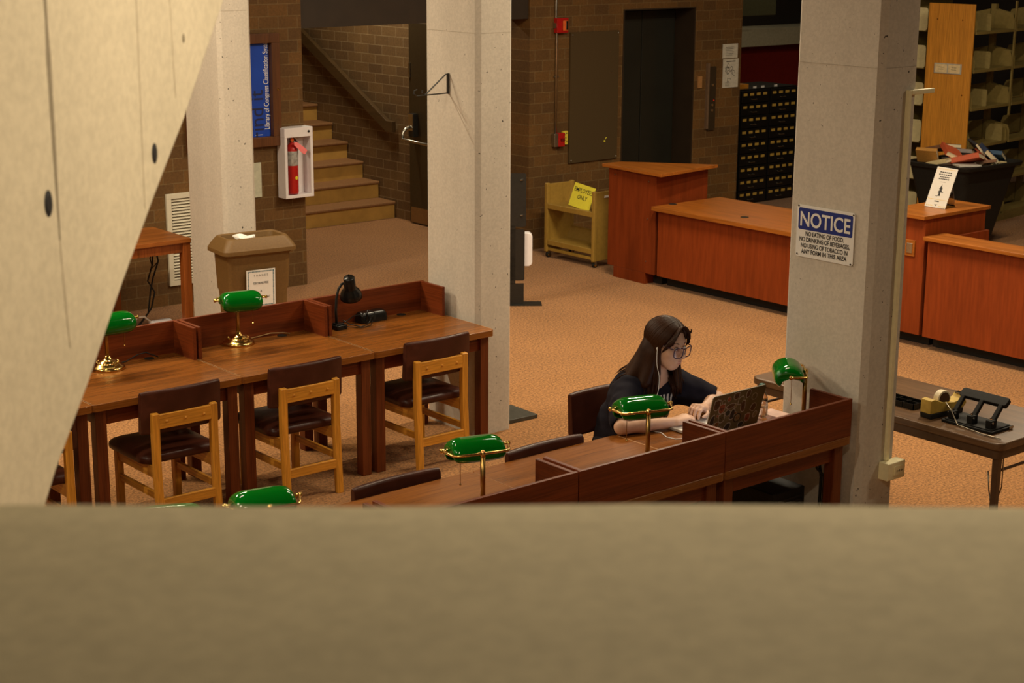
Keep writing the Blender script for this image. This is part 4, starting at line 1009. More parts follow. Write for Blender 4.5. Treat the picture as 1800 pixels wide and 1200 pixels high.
solo('chain', MB().tube([(7.135, 5.035, bx + .10), (7.13, 4.99, bx + .06), (7.10, 4.93, bx + .008), (7.09, 4.85, bx + .006), (7.07, 4.75, bx + .006), (7.075, 4.66, bx + .006), (7.09, 4.638, bx - .01), (7.09, 4.635, bx - .13), (7.10, 4.64, bx - .25), (7.095, 4.66, bx - .33), (7.085, 4.69, bx - .34), (7.08, 4.70, bx - .28), (7.075, 4.71, bx - .18)], .0035, 5),
     plain('chain_steel', (.30, .26, .2), .4, 1, .3, 400), 'thin steel chain from hole punch drooping over the table edge', 'chain', (7.09, 4.85, bx), smooth=True)
TD = thing('tape_dispenser', 'ochre tape dispenser with dark reel on brown metal table', 'tape dispenser', (7.21, 5.115, bx), R(-6))
prof = [(-.12, .028), (.13, .028), (.155, .052), (.135, .10), (.115, .078), (.06, .070), (-.02, .078), (-.09, .104), (-.118, .10)]
Mtd = frame((0, -.036, 0), (1, 0, 0), (0, 0, 1))
obj('body', MB().prism(prof, -.072, 0, Mtd), MT['ochre'], TD, bev=.004)
obj('base', MB().prism([(-.115, 0), (.125, 0), (.13, .028), (-.12, .028)], -.074, .002, Mtd), MT['black_matt'], TD, bev=.003)
tr = obj('tape_roll', MB().cyl((.0, -.018, .088), (.0, .018, .088), .048, 26), plain('pale_tape', (.72, .62, .42), .5), TD, bev=.003)
obj('hub', MB().cyl((.0, -.021, .088), (.0, .021, .088), .039, 24), plain('dark_reel', (.05, .022, .012), .2), tr, bev=.004)
obj('cutter', MB().box(.125, .15, -.025, .025, .096, .104), MT['chrome'], TD)
DT = thing('desk_tray', 'black divided desk tray on brown metal table next to column', 'tray', (7.215, 5.36, bx))
m = MB().box(-.055, .055, -.105, .105, 0, .004)
for y in (-.105, -.035, .035, .101): m.box(-.055, .055, y, y + .004, .004, .032)
for x in (-.055, -.002, .051): m.box(x, x + .004, -.105, .105, .004, .032)
obj('tray', m, MT['black'], DT)

# ================================================================== on the end desk
LT = thing('laptop', 'silver laptop with stickered grey lid on end desk', 'laptop', (6.085, 5.70, TZ))
W_, D_ = .385, .26
obj('base', MB().prism(rrect(W_, D_, .012, 4), .004, .018), MT['alu'], LT, bev=.002)
kb = obj('keyboard', MB().prism(rrect(W_ - .07, .115, .006, 3, 0, -.045), .0175, .0188), MT['keys'], LT)
km = MB()
for r_ in range(5):
    for c_ in range(13): km.box(-.152 + c_ * .0236, -.152 + c_ * .0236 + .019, -.095 + r_ * .0215, -.095 + r_ * .0215 + .017, .0188, .0205)
obj('key', km, MT['black'], kb)
obj('touchpad', MB().prism(rrect(.11, .065, .005, 3, 0, .075), .0175, .0186), plain('silver_pad', (.5, .48, .45), .3, .3), LT)
obj('palm_sticker', MB().prism(rrect(.022, .016, .002, 2, .155, .10), .0178, .0186), MT['black'], LT)
al = math.atan2(.055, .218)
ML = Matrix.Translation((0, -D_ / 2 + .004, .016)) @ frame((0, 0, 0), (1, 0, 0), (0, -math.sin(al), math.cos(al)))   # x across, y up the lid, z towards the viewer of the back
H2 = .232
ld = obj('lid', MB().prism(rrect(W_, H2, .01, 4, 0, H2 / 2), -.003, .003, ML), MT['lid'], LT, bev=.0012)
obj('lid_edge', MB().prism(rrect(W_ + .001, H2 + .001, .01, 4, 0, H2 / 2), -.0036, -.0005, ML), MT['alu'], LT)
sc = obj('screen', MB().prism(rrect(W_ - .016, H2 - .02, .005, 3, 0, H2 / 2), -.0042, -.0036, ML), MT['screen'], LT)
em = sc.data.materials[0].node_tree.nodes['Principled BSDF']; em.inputs['Emission Color'].default_value = (.85, .9, 1, 1); em.inputs['Emission Strength'].default_value = 1.6
outl = plain('sticker_white', (.5, .45, .38), .5); rr = random.Random(11)
cols = [plain('sticker_%d' % i, c, .5, 0, .3, 60) for i, c in enumerate([(.10, .045, .02), (.33, .09, .04), (.025, .02, .02), (.12, .09, .035), (.22, .09, .02), (.03, .035, .03), (.26, .2, .1)])]
ST_ = [(-.155, .178, .024, .030, 0, 'cat'), (-.108, .19, .012, .012, 3, 'o'), (-.072, .198, .014, .015, 1, 'o'), (-.02, .205, .022, .02, 0, 'cat'), (-.112, .15, .024, .028, 1, 'cat'), (-.048, .155, .030, .016, 0, 'bean'), (.02, .175, .018, .030, 3, 'bean'),
       (.068, .205, .014, .028, 0, 'bean'), (-.012, .15, .012, .012, 6, 'o'), (.046, .135, .018, .034, 0, 'cat'), (-.06, .118, .022, .018, 5, 'o'), (-.022, .108, .018, .036, 2, 'bell'), (-.162, .095, .022, .034, 2, 'moon'), (-.098, .095, .024, .028, 3, 'cat'),
       (-.125, .06, .016, .018, 4, 'cat'), (.022, .075, .026, .026, 2, 'ring'), (-.04, .035, .022, .026, 2, 'bean'), (-.09, .03, .016, .02, 0, 'bell'), (-.132, .115, .008, .008, 1, 'o'), (.0, .105, .010, .010, 4, 'o'), (.118, .18, .02, .02, 3, 'o'), (.13, .12, .022, .026, 0, 'bell'), (.10, .06, .02, .024, 1, 'cat'), (.155, .07, .016, .02, 6, 'o'), (-.165, .03, .014, .016, 6, 'o'), (.06, .03, .02, .02, 5, 'bean')]
for i, (x, y, rx, ry, c_, sh_) in enumerate(ST_):
    pts = []; th = rr.uniform(-.35, .35); N = 26
    for k in range(N):
        a = 2 * PI * k / N; r_ = 1.0
        if sh_ == 'cat': r_ = 1 + .28 * max(0, math.cos(a * 2 - PI)) ** 6 * (math.sin(a) > .3) + (.32 if abs(a - PI * .28) < .16 or abs(a - PI * .72) < .16 else 0)
        elif sh_ == 'bean': r_ = 1 + .16 * math.sin(2 * a + 1) + .06 * math.sin(5 * a)
        elif sh_ == 'bell': r_ = 1 - .22 * math.sin(a) * (math.sin(a) > 0) + .25 * (math.sin(a) < -.5) * abs(math.cos(a))
        elif sh_ == 'moon': r_ = 1 - .45 * (math.cos(a - .6) > .55)
        px, py = rx * r_ * math.cos(a), ry * r_ * math.sin(a)
        pts.append((x + px * math.cos(th) - py * math.sin(th), y + px * math.sin(th) + py * math.cos(th)))
    inner = [(x + (p[0] - x) * .84, y + (p[1] - y) * .84) for p in pts]
    s_ = obj('sticker', MB().prism(pts, .0028, .0034, ML), MT['black'] if sh_ == 'ring' else outl, LT)
    obj('print', MB().prism(inner if sh_ != 'ring' else [(x + (p[0] - x) * .8, y + (p[1] - y) * .8) for p in pts], .0033, .0038, ML), cols[c_] if sh_ != 'ring' else cols[6], s_)
    if sh_ in ('cat', 'ring'):
        e = MB()
        for dx, dy in ((-.3, .1), (.3, .1), (0, -.2)): e.prism(ngon(rx * .16, 8, x + dx * rx, y + dy * ry), .0037, .0041, ML)
        obj('drawing', e, cols[2] if sh_ == 'cat' else cols[4], s_)
WBT = thing('water_bottle', 'clear plastic water bottle half full behind laptop lid', 'bottle', (6.335, 5.595, TZ))
pr = [(.028, .002), (.033, .006), (.033, .03), (.031, .036), (.033, .042), (.033, .085), (.031, .09), (.033, .096), (.033, .13), (.03, .15), (.02, .175), (.0125, .187), (.0125, .205)]
obj('body', MB().lathe(pr, 24), MT['clear'], WBT, smooth=True)
obj('water', MB().lathe([(p[0] - .0025, p[1] + .001) for p in pr[:9]], 24), MT['water'], WBT, smooth=True)
obj('cap', MB().lathe([(.015, .198), (.0155, .2), (.0155, .216), (.014, .218)], 20), MT['teal'], WBT, smooth=True)
lbm = MB(); rings = []
for z in (.05, .052, .108, .11): rings.append([(.0338 * math.cos(a), .0338 * math.sin(a), z) for a in [2 * PI * k / 28 for k in range(28)]])
lbm.loft(rings, False)
obj('label_band', lbm, glass('frosted_label', (.85, .85, .82), .45, 1.1), WBT, smooth=True)
solo('notepad', MB().prism(rrect(.10, .14, .004, 2, 6.47, 5.62), TZ, TZ + .03), MT['pink_pad'], 'pale pink paper pad beside water bottle', 'paper pad', (6.47, 5.62, TZ), bev=.001)
CT = thing('computer_tower', 'black computer tower standing in the dark under the end desk', 'computer', (6.335, 5.58, .003))
obj('case', MB().box(-.12, .12, -.20, .20, 0, .47), MT['black_matt'], CT, bev=.006)
mk = MB()
for k in range(6): mk.box(-.09, .09, -.2035, -.2, .32 + k * .02, .328 + k * .02)
obj('vent_slot', mk, MT['ink'], CT)
solo('desk_cables', MB().tube([(6.39, 5.27, .66), (6.42, 5.28, .60), (6.47, 5.27, .55), (6.49, 5.29, .40), (6.49, 5.3, .2), (6.47, 5.33, .004)], .007, 6).tube([(6.44, 5.29, .66), (6.455, 5.29, .60), (6.47, 5.29, .54), (6.475, 5.3, .3), (6.46, 5.34, .004)], .008, 6), MT['black_matt'],
     'black cables hanging under the end desk next to its leg', 'cable', (6.47, 5.3, .003), smooth=True)
# ================================================================== the person
def nrm(v): v = np.asarray(v, float); return v / np.linalg.norm(v)
def cap(a, b, ra, rb=None, k=.02, s=1): return ('c', np.array(a, float), np.array(b, float), ra, ra if rb is None else rb, k, s)
def ell(c, r, M=None, k=.02, s=1): return ('e', np.array(c, float), np.array(r, float), np.eye(3) if M is None else np.array(M, float), k, s)
def prim_d(p, P):
    if p[0] == 'c':
        _, a, b, ra, rb, k, s = p
        ba = b - a; pa = P - a; h = np.clip(pa @ ba / max(ba @ ba, 1e-12), 0, 1)
        return np.linalg.norm(pa - h[:, None] * ba, axis=1) - (ra + (rb - ra) * h)
    _, c, r, M, k, s = p
    q = (P - c) @ M
    k0 = np.linalg.norm(q / r, axis=1); k1 = np.linalg.norm(q / (r * r), axis=1)
    return k0 * (k0 - 1) / np.maximum(k1, 1e-9)
def field(prims):
    def f(P):
        P = np.asarray(P, float); d = np.full(len(P), 1e3)
        for p in prims:
            e = prim_d(p, P); k = p[-2]
            if p[-1] > 0:
                h = np.clip(.5 + .5 * (e - d) / k, 0, 1); d = e * (1 - h) + d * h - k * h * (1 - h)
            else:
                h = np.clip(.5 - .5 * (d + e) / k, 0, 1); d = d * (1 - h) - e * h + k * h * (1 - h)
        return d
    return f
def sdf_mb(f, lo, hi, h, cut=None):
    """surface of f<0 as one mesh (surface nets on a sparse set of blocks)"""
    lo = np.array(lo, float); nb = np.ceil((np.array(hi) - lo) / (h * 8)).astype(int)
    I = np.stack(np.meshgrid(*[np.arange(n) for n in nb], indexing='ij'), -1).reshape(-1, 3)
    D = f(lo + (I * 8 + 3.5) * h)
    G = np.repeat(np.repeat(np.repeat(D.reshape(nb), 8, 0), 8, 1), 8, 2).astype(np.float32)
    act = I[np.abs(D) < h * 8 * 1.15 + .03]
    off = np.stack(np.meshgrid(*[np.arange(8)] * 3, indexing='ij'), -1).reshape(-1, 3)
    for s in range(0, len(act), 400):
        A = act[s:s + 400]; id_ = (A[:, None] * 8 + off[None]).reshape(-1, 3)
        G[id_[:, 0], id_[:, 1], id_[:, 2]] = f(lo + id_ * h)
    S = G < 0
    n = np.array(S.shape); cs = np.zeros(n - 1, np.int8)
    cor = [(i, j, k) for i in (0, 1) for j in (0, 1) for k in (0, 1)]
    for i, j, k in cor: cs += S[i:n[0] - 1 + i, j:n[1] - 1 + j, k:n[2] - 1 + k]
    C_ = np.argwhere((cs > 0) & (cs < 8)); idx = np.full(n - 1, -1, np.int32); idx[tuple(C_.T)] = np.arange(len(C_))
    V = np.zeros((len(C_), 3)); W_ = np.zeros(len(C_))
    for a in cor:
        for ax in range(3):
            if a[ax]: continue
            b = list(a); b[ax] = 1
            ga = G[C_[:, 0] + a[0], C_[:, 1] + a[1], C_[:, 2] + a[2]]; gb = G[C_[:, 0] + b[0], C_[:, 1] + b[1], C_[:, 2] + b[2]]
            m = (ga < 0) != (gb < 0); t = np.where(m, ga / np.where(m, ga - gb, 1), 0)
            p = np.tile(np.array(a, float), (len(C_), 1)); p[:, ax] += t
            V += p * m[:, None]; W_ += m
    V = lo + (C_ + V / W_[:, None]) * h
    F = []
    for ax in range(3):
        o1, o2 = [(1, 2), (2, 0), (0, 1)][ax]
        sl0 = [slice(1, n[q] - 1) for q in range(3)]; sl1 = list(sl0); sl0[ax] = slice(0, n[ax] - 1); sl1[ax] = slice(1, n[ax])
        a = S[tuple(sl0)]; b = S[tuple(sl1)]
        E = np.argwhere(a != b); base = E + np.array([0 if q == ax else 1 for q in range(3)])
        fl = a[tuple(E.T)]
        def g(d1, d2):
            q = base.copy(); q[:, o1] -= d1; q[:, o2] -= d2; return idx[tuple(q.T)]
        Q = np.stack([g(0, 0), g(1, 0), g(1, 1), g(0, 1)], 1)
        Q = np.where(fl[:, None], Q, Q[:, ::-1]); F.append(Q[(Q >= 0).all(1)])
    F = np.concatenate(F)
    if cut is not None:
        keep = cut(V); F = F[keep[F].all(1)]
        u = np.unique(F); mp = -np.ones(len(V), int); mp[u] = np.arange(len(u)); V = V[u]; F = mp[F]
    m = MB(); m.v = [tuple(v) for v in V]; m.f = [tuple(int(i) for i in q) for q in F]
    return m

# ---- head frame: x to her left, y forward, z up (her left = +X of the room since she faces -Y)
HC = np.array([6.078, 6.04, 1.160])
yaw_h, pitch_h, roll_h = R(6), R(9), R(3)
fw = np.array([math.sin(yaw_h), -math.cos(yaw_h), 0]); lf = np.array([math.cos(yaw_h), math.sin(yaw_h), 0]); zu = np.array([0, 0, 1.])
fwp = fw * math.cos(pitch_h) - zu * math.sin(pitch_h); upp = zu * math.cos(pitch_h) + fw * math.sin(pitch_h)
lf, upp = lf * math.cos(roll_h) - upp * math.sin(roll_h), upp * math.cos(roll_h) + lf * math.sin(roll_h)
HM = np.stack([lf, fwp, upp], 1)                       # columns: head axes in the room
HS_ = 1.06
def hp(x, y, z): return HC + HM @ (np.array([x, y, z]) * HS_)
def hcap(a, b, ra, rb=None, k=.015, s=1): return cap(hp(*a), hp(*b), ra * HS_, None if rb is None else rb * HS_, k, s)
def hell(c, r, k=.015, s=1, rot=None):
    M = HM if rot is None else HM @ rot
    return ell(hp(*c), np.array(r) * HS_, M, k, s)
def rx(a): a = R(a); return np.array([[1, 0, 0], [0, math.cos(a), -math.sin(a)], [0, math.sin(a), math.cos(a)]])
head = [
    hell((0, -.012, .038), (.074, .094, .088)),
    hell((0, .022, -.02), (.062, .072, .085), .03),
    hell((0, .045, -.058), (.046, .045, .05), .03),
    hell((0, .062, -.098), (.021, .018, .017), .025),                 # chin
    hcap((-.05, .0, -.05), (-.02, .055, -.095), .02, .014, .03), hcap((.05, .0, -.05), (.02, .055, -.095), .02, .014, .03),
    hell((-.036, .058, -.026), (.026, .024, .024), .025), hell((.036, .058, -.026), (.026, .024, .024), .025),
    hcap((-.034, .072, .027), (.034, .072, .027), .013, .013, .025),    # brow
    hell((-.031, .094, .004), (.018, .017, .013), .014, -1), hell((.031, .094, .004), (.018, .017, .013), .014, -1),
    hcap((0, .086, .014), (0, .112, -.030), .008, .0112, .012),
    hell((0, .114, -.033), (.0112, .0105, .0095), .008), hell((-.012, .101, -.037), (.0085, .009, .007), .006), hell((.012, .101, -.037), (.0085, .009, .007), .006),
    hell((0, .083, -.066), (.027, .018, .019), .015),
    hcap((-.017, .092, -.0605), (0, .0995, -.0575), .0052, .0062, .006), hcap((.017, .092, -.0605), (0, .0995, -.0575), .0052, .0062, .006),
    hcap((-.014, .090, -.071), (0, .096, -.0725), .0055, .0072, .006), hcap((.014, .090, -.071), (0, .096, -.0725), .0055, .0072, .006),
    hcap((-.022, .094, -.0655), (.022, .094, -.0655), .0018, .0018, .004, -1),
    hell((-.031, .080, .004), (.0125, .0125, .0115), .006), hell((.031, .080, .004), (.0125, .0125, .0115), .006),   # lids over the eyeballs
    hell((-.075, -.006, -.004), (.010, .019, .031), .008), hell((.075, -.006, -.004), (.010, .019, .031), .008),
    hell((-.079, .0, .002), (.005, .010, .016), .005, -1), hell((.079, .0, .002), (.005, .010, .016), .005, -1),
]
neck_top = hp(0, -.025, -.06); neck_base = np.array([6.045, 6.13, .965])
shR = np.array([5.865, 6.115, .925]); shL = np.array([6.215, 6.085, .915])
elR = np.array([5.642, 5.905, .818]); wrR = np.array([5.925, 5.815, .812])
elL = np.array([6.365, 5.935, .830]); wrL = np.array([6.192, 5.865, .826])
chest = np.array([6.05, 6.19, .83]); waist = np.array([6.09, 6.32, .66]); pelvis = np.array([6.10, 6.38, .545])
def hand(wrist, fwd, up, side, curl, spread):
    """palm and five fingers; side is the direction of the thumb"""
    fwd = nrm(fwd); up = nrm(np.array(up) - fwd * (np.array(up) @ fwd)); sd = np.cross(fwd, up); sd = sd if sd @ np.array(side) > 0 else -sd
    o = []
    kn = []
    for i, (dx, dy, ln, r_) in enumerate(((.030, .080, .073, .0082), (.010, .085, .080, .0085), (-.011, .081, .075, .0080), (-.030, .072, .060, .0070))):
        k = wrist + fwd * dy + sd * dx + up * (.010 - .004 * abs(i - 1.2)); kn.append(k)
        o.append(cap(wrist + fwd * .01 + sd * dx * .55, k, .0155, .0125, .014))
        c1, c2, c3 = curl[i]
        a = nrm(fwd + sd * dx * spread)
        def dirn(t): return a * math.cos(t) - up * math.sin(t)
        p1 = k + dirn(c1) * ln * .45; p2 = p1 + dirn(c1 + c2) * ln * .32; p3 = p2 + dirn(c1 + c2 + c3) * ln * .23
        o += [cap(k, p1, .0108, r_ + .001, .006), cap(p1, p2, r_ + .001, r_, .004), cap(p2, p3, r_, r_ - .0012, .004)]
    # heel and web of the palm, thumb from the side of the palm
    o.append(ell(wrist + fwd * .042 - up * .003, (.030, .048, .015), np.stack([sd, fwd, up], 1), .016))
    tb = wrist + fwd * .025 + sd * .026 - up * .006; t1 = tb + nrm(fwd * .7 + sd * .62 - up * .32) * .040; t2 = t1 + nrm(fwd * .9 + sd * .12 - up * .38) * .030; t3 = t2 + nrm(fwd * .95 - sd * .12 - up * .3) * .022
    o += [cap(wrist + fwd * .01 + sd * .012, tb, .016, .0135, .014), cap(tb, t1, .0125, .010, .008), cap(t1, t2, .0098, .0092, .005), cap(t2, t3, .0092, .0075, .004)]
    return o, kn
fR = np.array([.135, -.015, .012]); hR, knR = hand(wrR, fR, (0, 0, 1), (.1, .9, 0), [(.35, .62, .35), (.42, .7, .4), (.35, .75, .4), (.25, .75, .45)], 2.2)
fL = np.array([-.105, -.035, .03]); hL, knL = hand(wrL, fL, (.1, -.05, 1), (0, -1, -.2), [(.55, .75, .4), (.62, .8, .45), (.55, .85, .45), (.48, .85, .5)], 2.5)
hipR, hipL = np.array([6.0, 6.36, .535]), np.array([6.19, 6.36, .535]); knR_ = np.array([5.97, 5.95, .55]); knL_ = np.array([6.24, 5.95, .55]); anR = np.array([5.97, 6.02, .09]); anL = np.array([6.24, 6.0, .09])
body_p = head + [
    cap(neck_top, neck_base, .050, .056, .03), cap(neck_base, chest, .09, .12, .06), ell(chest, (.145, .095, .14), None, .06), cap(chest, waist, .115, .11, .06), ell(pelvis, (.165, .12, .11), None, .06),
    cap(neck_base + np.array([-.04, 0, -.01]), shR, .045, .052, .04), cap(neck_base + np.array([.04, 0, -.01]), shL, .045, .052, .04),
    cap(shR, elR, .050, .038, .03), cap(elR, elR * .6 + wrR * .4, .037, .0375, .02), cap(elR * .6 + wrR * .4, wrR, .0375, .024, .02),
    cap(shL, elL, .050, .038, .03), cap(elL, elL * .6 + wrL * .4, .037, .0375, .02), cap(elL * .6 + wrL * .4, wrL, .0375, .024, .02),
    cap(hipR, knR_, .078, .052, .04), cap(hipL, knL_, .078, .052, .04), cap(knR_, anR, .052, .034, .03), cap(knL_, anL, .052, .034, .03),
    cap(anR + np.array([0, .02, -.05]), anR + np.array([0, -.13, -.06]), .032, .026, .02), cap(anL + np.array([0, .02, -.05]), anL + np.array([0, -.13, -.06]), .032, .026, .02),
] + hR + hL
PB = np.array([6.09, 6.36, 0.0])
PERSON = thing('person', 'person with long dark hair and glasses in dark shirt typing on a laptop', 'person', tuple(PB))
def part(name, m, mat, parent=PERSON, **k): return obj(name, m, mat, parent, **k) if parent is not PERSON else obj(name, m.xf(Matrix.Translation(-Vector(PB))), mat, parent, **k)
fbody = field(body_p)
part('body', sdf_mb(fbody, (5.55, 5.70, 0.0), (6.50, 6.55, 1.33), .0042), MT['skin'], smooth=True)
# ---- T-shirt: loose torso and short sleeves, open at hem, cuffs and neck
slR = shR + (elR - shR) * .86; slL = shL + (elL - shL) * .78
shirt_p = [
    ell(chest + np.array([-.005, -.005, .02]), (.185, .128, .165), None, .07), cap(neck_base + np.array([-.06, .01, -.045]), shR + np.array([.02, 0, .0]), .060, .066, .05), cap(neck_base + np.array([.06, .01, -.045]), shL + np.array([-.02, 0, 0]), .060, .066, .05),
    cap(neck_base + np.array([0, .03, -.06]), chest, .085, .13, .06), cap(chest + np.array([0, .02, 0]), waist, .15, .155, .08), cap(waist, pelvis + np.array([0, .0, -.02]), .15, .165, .08),
    cap(shR, slR, .066, .067, .04), cap(shR + np.array([-.01, .05, -.06]), slR + np.array([.03, .03, -.03]), .055, .045, .06), cap(shL, slL, .066, .064, .04), cap(shL + np.array([.01, .05, -.06]), slL + np.array([-.03, .04, -.03]), .055, .045, .06),
    cap(neck_base + np.array([-.07, .035, -.025]), neck_base + np.array([.07, .035, -.025]), .062, .062, .04),
    # folds
    cap(shR + np.array([.03, -.03, -.05]), slR + np.array([.05, .0, -.0]), .012, .010, .03), cap(shR + np.array([.0, .05, .01]), slR + np.array([.0, .07, .0]), .014, .010, .03),
    cap(shR + np.array([.06, -.05, -.08]), chest + np.array([.06, -.12, -.08]), .012, .01, .03), cap(shL + np.array([-.04, -.04, -.05]), slL + np.array([-.04, -.02, -.01]), .012, .01, .03), cap(chest + np.array([-.12, -.06, -.12]), waist + np.array([-.10, -.08, 0]), .014, .012, .04),
    cap(slR + (elR - shR) * .02, slR + (elR - shR) * .4, .049, .055, .005, -1), cap(slL + (elL - shL) * .02, slL + (elL - shL) * .4, .048, .054, .005, -1),
    cap(neck_base + np.array([.005, -.05, -.01]), neck_base + np.array([.01, -.09, .09]), .040, .085, .012, -1), cap(neck_base + np.array([0, -.01, .0]), neck_top, .056, .066, .012, -1),
]
fsh0 = field(shirt_p)
def fshirt(P):
    P = np.asarray(P, float); w = .0022 * np.sin(P[:, 0] * 55 + P[:, 2] * 32 + 2 * np.sin(P[:, 1] * 30)) + .0014 * np.sin(P[:, 2] * 90 + P[:, 0] * 40)
    return fsh0(P) + w
part('t_shirt', sdf_mb(fshirt, (5.50, 5.78, .44), (6.52, 6.62, 1.06), .006, cut=lambda V: V[:, 2] > .455), MT['shirt'], smooth=True)
# white block print across the chest, following the cloth
fS = fshirt
def drape(pts2, y0, d):
    out = []
    for x, z in pts2:
        P = np.array([[x, y, z] for y in np.linspace(5.82, 6.2, 140)]); v = fS(P); i = int(np.argmax(v < 0)); out.append((x, P[i][1] - d, z))
    return out
pm = MB()
def bar(x0, x1, z0, z1, n=5):
    g = [[(x0 + (x1 - x0) * i / n, z0 + (z1 - z0) * j / n) for i in range(n + 1)] for j in range(n + 1)]
    v = drape([q for r_ in g for q in r_], 0, .003)
    pm.add(v, [(j * (n + 1) + i, j * (n + 1) + i + 1, (j + 1) * (n + 1) + i + 1, (j + 1) * (n + 1) + i) for j in range(n) for i in range(n)])
for x0, x1, z0, z1 in ((6.028, 6.045, .815, .882), (6.045, 6.055, .845, .882), (6.055, 6.065, .82, .85), (6.065, 6.080, .815, .882), (6.092, 6.107, .815, .882), (6.107, 6.122, .815, .829), (6.122, 6.137, .815, .882), (6.003, 6.018, .755, .79), (6.018, 6.038, .755, .765), (6.048, 6.078, .777, .79), (6.058, 6.070, .755, .777), (6.088, 6.103, .755, .79), (6.103, 6.123, .78, .79), (6.138, 6.163, .775, .79)): bar(x0, x1, z0, z1)
part('shirt_print', pm, MT['print_'])
part('trousers', sdf_mb(field([ell(pelvis + np.array([0, 0, -.01]), (.175, .13, .11), None, .06), cap(hipR, knR_, .09, .066, .04), cap(hipL, knL_, .09, .066, .04), cap(knR_, anR, .066, .055, .03), cap(knL_, anL, .066, .055, .03)]), (5.82, 5.82, .05), (6.40, 6.56, .70), .0095), MT['trousers'], smooth=True)
for an in (anR, anL):
    part('shoe', sdf_mb(field([cap(an + np.array([0, .03, -.05]), an + np.array([0, -.15, -.058]), .040, .034, .03), cap(an + np.array([0, .02, -.02]), an + np.array([0, -.05, -.04]), .043, .036, .03)]), an + np.array([-.08, -.24, -.09]), an + np.array([.08, .12, .06]), .006, None), MT['shoe'], smooth=True)
# ---- face details
for s in (-1, 1):
    ey = part('eye', MB().ball(hp(s * .031, .0865, .0035), .0095 * HS_, 14), MT['eye'], smooth=True)
    gz = nrm(HM @ np.array([-.05, .9, -.32])); c = hp(s * .031, .0865, .0035)
    Mi = Matrix(((*([0] * 4),),) * 4) if False else None
    ax = Vector(gz); u_ = ax.orthogonal().normalized(); Mq = frame(Vector(c) + ax * .0072 * HS_, u_, ax.cross(u_))
    im = MB().lathe([(.0052, 0), (.0048, .0018), (.0025, .0028), (.0002, .003)], 14, Mq); iob = obj('iris', im.xf(Matrix.Translation(-Vector(PB))), MT['iris'], ey, smooth=True)
    lidm = MB().tube([hp(s * (.031 + .014 * math.cos(t)), .0905 - .004 * abs(math.cos(t)), .0045 + .0078 * math.sin(t)) for t in [PI * k / 8 for k in range(9)]], .0017, 6)
    part('eyelash', lidm, MT['hair'])
    part('eyebrow', MB().tube([hp(s * (.016 + .034 * t), .0895 - .012 * t * t, .0255 + .006 * math.sin(t * 2.4)) for t in [k / 7 for k in range(8)]], [.0022, .003, .0033, .0033, .003, .0026, .002, .001], 6), MT['hair'])
lp_ = MB()
lp_.tube([hp(-.021, .0935, -.0635), hp(-.010, .1000, -.0600), hp(0, .1035, -.0595), hp(.010, .1000, -.0600), hp(.021, .0935, -.0635)], [.0018, .0042, .0048, .0042, .0018], 8)
lp_.tube([hp(-.019, .0930, -.0665), hp(-.009, .0985, -.0710), hp(0, .1015, -.0725), hp(.009, .0985, -.0710), hp(.019, .0930, -.0665)], [.0018, .0048, .0058, .0048, .0018], 8)
part('lips', lp_, MT['lips'], smooth=True)
# ---- glasses: big rounded square rims, clear lenses
gl = bpy.data.objects.new('glasses', None); COL.objects.link(gl); gl.parent = PERSON; gl['label'] = 'dark purple glasses with big square lenses'
def gpart(name, m, mat, **k): return obj(name, m.xf(Matrix.Translation(-Vector(PB))), mat, gl, **k)
rm = MB()
for s in (-1, 1):
    pts = []
    for p in rrect(.056, .050, .016, 5): pts.append(hp(s * .0365 + p[0] * (1 + .06 * (p[1] > 0)), .116 - .010 * (abs(s * .0365 + p[0]) / .06) ** 2, -.010 + p[1]))
    rm.tube(pts + [pts[0], pts[1]], .0028, 8, cap=False)
    lm = MB(); lm.add([p + HM @ np.array([0, .0004, 0]) for p in pts] + [p - HM @ np.array([0, .0004, 0]) for p in pts], [tuple(range(len(pts))), tuple(range(2 * len(pts) - 1, len(pts) - 1, -1))] + [(i, (i + 1) % len(pts), len(pts) + (i + 1) % len(pts), len(pts) + i) for i in range(len(pts))])
    gpart('lens', lm, MT['lens'])
    gpart('temple', MB().tube([hp(s * .069, .103, .010), hp(s * .076, .090, .011), hp(s * .080, .03, .012), hp(s * .081, -.01, .010), hp(s * .08, -.03, -.012)], [.0028, .0028, .0024, .0024, .002], 8), MT['rim'], smooth=True)
rm.tube([hp(-.008, .113, .004), hp(0, .1155, .007), hp(.008, .113, .004)], .0024, 8)
gpart('rims', rm, MT['rim'], smooth=True)
# ---- hair: a close cap and many long locks falling from a centre parting
hair_p = [hell((0, -.014, .042), (.083, .103, .094), .01), hell((0, -.035, -.03), (.080, .072, .085), .03),
          hell((0, .085, -.005), (.068, .052, .085), .012, -1), hell((-.03, .095, .03), (.04, .035, .05), .012, -1), hell((.03, .095, .03), (.04, .035, .05), .012, -1)]
hair_p += [cap(hp(-.034, -.055, -.03), (5.985, 6.19, .985), .052, .048, .05), cap(hp(.03, -.045, -.05), (6.06, 6.18, .985), .042, .048, .04), cap(hp(-.066, -.01, -.05), (5.968, 6.06, .965), .022, .02, .03), cap(hp(.062, .01, -.06), (6.125, 6.0, .93), .018, .012, .03), cap(hp(-.055, -.05, -.06), (5.935, 6.15, .975), .045, .035, .04), cap(hp(-.06, -.02, -.08), (5.94, 6.07, .955), .03, .022, .04)]
hm_ = sdf_mb(field(hair_p), HC - np.array([.25, .25, .34]), HC + .22, .005)
rr = random.Random(21); fbod = field(body_p[-len(hR + hL) - 30:][:0] + shirt_p[:9])
